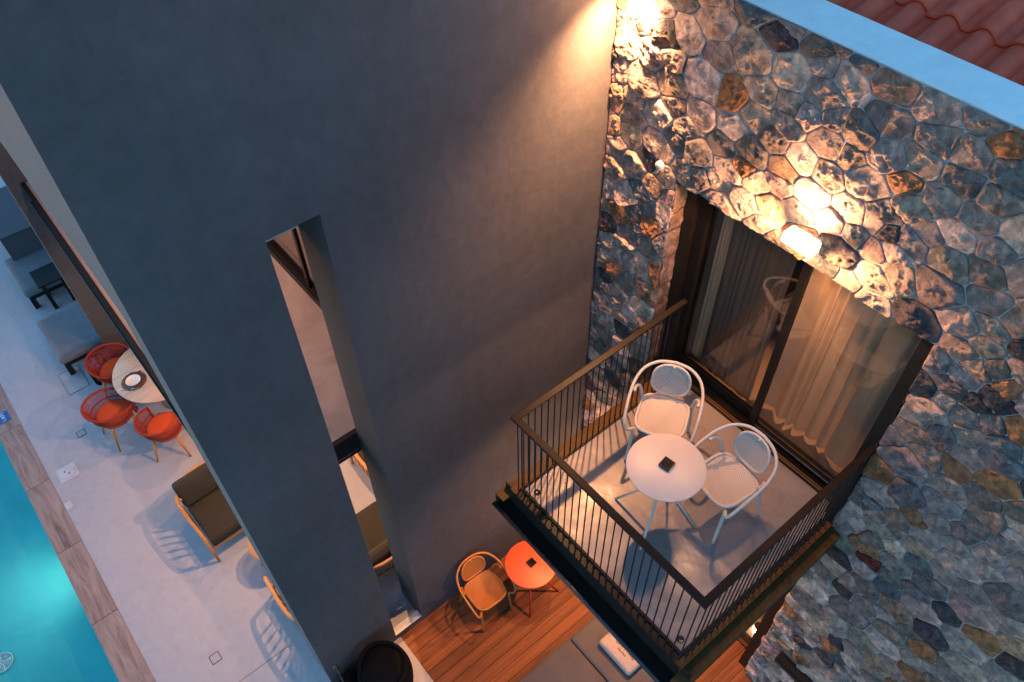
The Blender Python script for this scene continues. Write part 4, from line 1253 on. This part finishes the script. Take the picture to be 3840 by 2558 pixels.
# ---- teak armchairs
def teak_chair(label):
    # sitter looks to +X; origin at floor centre
    t = thing('teak_armchair', label, 'armchair', (0, 0, G), 0, 'teak armchairs with olive cushions')
    half = [(0.46, 0.40, 0.02), (0.44, 0.405, 0.30), (0.40, 0.41, 0.555), (0.30, 0.415, 0.60), (0.0, 0.43, 0.615), (-0.25, 0.41, 0.63), (-0.40, 0.30, 0.655), (-0.47, 0.14, 0.67), (-0.49, 0.0, 0.675)]
    hp = catmull(half[2:], 6)
    full = hp+[Vector((p.x, -p.y, p.z)) for p in reversed(hp[:-1])]
    MB().tube(full, 0.024, 8).obj('arm_rail', M['teak'], t, True)
    for s in (-1, 1):
        MB().tube([(0.405, s*0.41, 0.565), (0.47, s*0.40, 0.0)], 0.02, 8, rs=[0.026, 0.018]).obj('leg', M['teak'], t, True)
        MB().tube([(-0.33, s*0.36, 0.62), (-0.42, s*0.33, 0.0)], 0.02, 8, rs=[0.022, 0.018]).obj('leg', M['teak'], t, True)
        MB().box(-0.36, 0.41, s*0.385-0.012, s*0.385+0.012, 0.23, 0.28).obj('side_rail', M['teak'], t, False, 0.004)
    MB().box(0.40, 0.43, -0.38, 0.38, 0.22, 0.28).obj('front_rail', M['teak'], t, False, 0.004)
    MB().box(-0.40, -0.37, -0.33, 0.33, 0.22, 0.28).obj('back_rail', M['teak'], t, False, 0.004)
    for k in range(9):
        a = math.radians(-64+16*k)
        x = -0.49*math.cos(a)*0.98; y = 0.415*math.sin(a)
        zt = 0.655
        MB().tube([(x, y, zt), (-0.385, y*0.86, 0.25)], 0.012, 6).obj('back_slat', M['teak'], t, True)
    for s in (-1, 1):
        for k in range(5):
            x = -0.20+0.105*k
            MB().box(x-.014, x+.014, s*0.405-.006, s*0.405+.006, 0.27, 0.60).obj('side_slat', M['teak'], t)
    soft_box('seat_cushion', -0.30, 0.44, -0.365, 0.365, 0.28, 0.43, M['olive'], t, 0.045, 0.03, (), 'x', 5)
    o = soft_box('back_cushion', -0.20, 0.17, -0.375, 0.375, -0.07, 0.07, M['olive'], t, 0.05, 0.03, (), 'x', 6)
    o.location = (-0.30, 0, 0.58); o.rotation_euler = (0, math.radians(-115), 0)
    o.rotation_euler = (0, math.radians(62), 0)
    return t
a1 = teak_chair('teak armchair with olive cushions on the open terrace, right of the dining table')
a1.location = (-2.76, -3.66, G); a1.rotation_euler = (0, 0, math.radians(2))
dup(a1, (-0.98, -3.315, G), PI, 'teak armchair mostly hidden behind the bottom edge of the plaster wall', 'teak armchairs with olive cushions')
dup(a1, (-1.06, -2.47, G), math.radians(180), 'teak armchair with olive cushions seen through the wall slit', 'teak armchairs with olive cushions')
dup(a1, (-1.95, -1.56, G), PI, 'teak armchair glimpsed at the top of the bright part of the slit', 'teak armchairs with olive cushions')
rt = thing('round_side_table', 'small round teak side table half hidden behind the plaster wall edge', 'table', (-1.86, -3.46, G))
MB().lathe([(0.0005, 0.415), (0.24, 0.415), (0.25, 0.42), (0.25, 0.445), (0.245, 0.45), (0.0005, 0.45)], n=48, cap=False).obj('table_top', M['teak'], rt, True)
for k in range(3):
    a = 2*PI*k/3+0.4
    MB().tube([(0.12*math.cos(a), 0.12*math.sin(a), 0.415), (0.19*math.cos(a), 0.19*math.sin(a), 0)], 0.014, 8).obj('leg', M['teak'], rt, True)

# ---- sun loungers on the far left
def lounger(label, group='grey sun loungers on the terrace'):
    t = thing('sun_lounger', label, 'sun lounger', (0, 0, G), 0, group)
    MB().box(-0.50, 0.50, 0.04, 2.0, 0.20, 0.26).obj('frame', M['steel'], t)
    for x in (-0.46, 0.46):
        for y in (0.07, 1.9): MB().box(x-.04, x+.04, y-.04, y+.04, 0.0, 0.20).obj('leg', M['steel'], t)
    soft_box('mattress', -0.52, 0.52, 0.0, 2.0, 0.26, 0.40, M['lounger'], t, 0.05, 0.01, (-0.17, 0.17), 'x', 4)
    return t
l1 = lounger('grey sun lounger next to the tote bag, nearest the dining chairs')
l1.location = (-7.02, -4.43, G)
dup(l1, (-8.78, -4.37, G), 0, 'grey sun lounger with the black side table beside it, at the far left', 'grey sun loungers on the terrace')
sdt = thing('black_side_table', 'black square side table between the two grey sun loungers', 'table', (-8.30, -3.92, G))
MB().box(-0.23, 0.23, -0.22, 0.22, 0.50, 0.53).obj('table_top', M['steel'], sdt, False, 0.004)
for x in (-0.20, 0.20):
    MB().box(x-.03, x+.03, -0.18, -0.12, 0.0, 0.50).obj('leg', M['steel'], sdt)
    MB().box(x-.03, x+.03, 0.12, 0.18, 0.0, 0.50).obj('leg', M['steel'], sdt)
MB().box(-0.17, 0.17, -0.165, -0.135, 0.16, 0.20).obj('stretcher', M['steel'], sdt)
db = thing('storage_bench', 'large slate grey storage bench beyond the far sun lounger', 'bench', (-9.75, -4.24, G))
MB().box(-0.70, 0.62, 0.0, 2.4, 0.04, 0.86).obj('chest', M['dark_box'], db, False, 0.01)
MB().box(-0.72, 0.64, -0.02, 2.42, 0.87, 0.90).obj('lid', M['dark_box'], db, False, 0.008)
bg_ = thing('tote_bag', 'black tote bag with a grey cloth inside, behind the far rope chair', 'bag', (-6.22, -4.02, G))
def bagf(u, v):
    a = 2*PI*u; r = 0.19*(1-0.10*v)+0.015*math.sin(5*a+3*v)
    return (r*math.cos(a)*1.15, r*math.sin(a)*0.85, 0.30*v+0.01*math.sin(3*a)*v)
MB().grid(bagf, 32, 8).obj('bag_body', M['black'], bg_, True)
MB().tube(catmull([(0.17, 0, 0.28), (0.14, 0.05, 0.42), (0, 0.06, 0.47), (-0.14, 0.05, 0.42), (-0.17, 0, 0.28)], 6), 0.007, 6).obj('handle', M['black'], bg_, True)
MB().grid(lambda u, v: (0.30*(u-.5)+0.02*noise.noise(Vector((u*5, v*5, 0))), 0.24*(v-.5), 0.25+0.09*noise.noise(Vector((u*4, v*4, 2)))+0.08*math.sin(PI*u)*math.sin(PI*v)), 20, 16).obj('cloth', M['cloth'], bg_, True)

# ---- things set in the terrace floor
def outline(name, label, x0, x1, y0, y1, w=0.007, cat='hatch', inner=True, group=None, mat='terrace'):
    t = thing(name, label, cat, (0, 0, G), 0, group)
    mb = MB()
    mb.box(x0, x1, y0, y0+w, 0.0005, 0.0045); mb.box(x0, x1, y1-w, y1, 0.0005, 0.0045)
    mb.box(x0, x0+w, y0+w, y1-w, 0.0005, 0.0045); mb.box(x1-w, x1, y0+w, y1-w, 0.0005, 0.0045)
    mb.obj('edge_trim', M['gap'], t)
    MB().box(x0+w, x1-w, y0+w, y1-w, 0.0005, 0.003).obj('lid', M[mat], t)
    return t
outline('floor_hatch', 'small square floor box with dark edge in the shadow of the rope chairs', -5.432, -5.318, -4.735, -4.614)
outline('floor_hatch', 'small square floor box with dark edge near the bottom of the pale terrace', -1.250, -1.130, -4.694, -4.576)
outline('access_cover', 'large rectangular floor access cover beside the tote bag', -6.67, -6.165, -4.56, -4.25, 0.005)
sk = thing('skimmer_lid', 'pale square pool skimmer cover with round lid near the pool edge', 'skimmer cover', (-4.85, -5.062, G))
MB().box(-0.127, 0.127, -0.127, 0.127, 0.0005, 0.004).obj('plate', M['lid'], sk)
MB().lathe([(0.10, 0.0045), (0.102, 0.008), (0.098, 0.009), (0.0005, 0.009)], n=40, cap=False).obj('round_lid', M['lid'], sk, True)
for x, y in ((-0.028, -0.028), (0.03, 0.015)):
    MB().box(x-.013, x+.013, y-.008, y+.008, 0.0092, 0.0102).obj('finger_hole', M['gap'], sk)
s2 = tag(MB().box(-0.06, 0.06, -0.045, 0.045, 0.0005, 0.005).obj('valve_lid', M['lid'], None), 'small pale valve cover at the edge of the pool coping', 'valve cover'); s2.location = (-4.33, -5.235, G)
jt = tag(MB().box(-0.7635, -0.7585, CY1, -3.9, 0.0003, 0.0012).obj('expansion_joint', M['gap'], None), 'thin straight joint line across the pale terrace floor', 'joint'); jt.location = (0, 0, G)
sg = thing('depth_sign', 'blue pool depth tile with pale figures on the pool coping', 'sign', (-6.39, -5.455, G+0.0045))
MB().box(-0.105, 0.105, -0.085, 0.085, 0, 0.004).obj('tile', M['blue_sign'], sg)
text_mesh('figures', '1.40M', 0.075, (-0.0, 0.005, 0.0048), math.radians(180), M['sign_text'], sg, 0.0006)
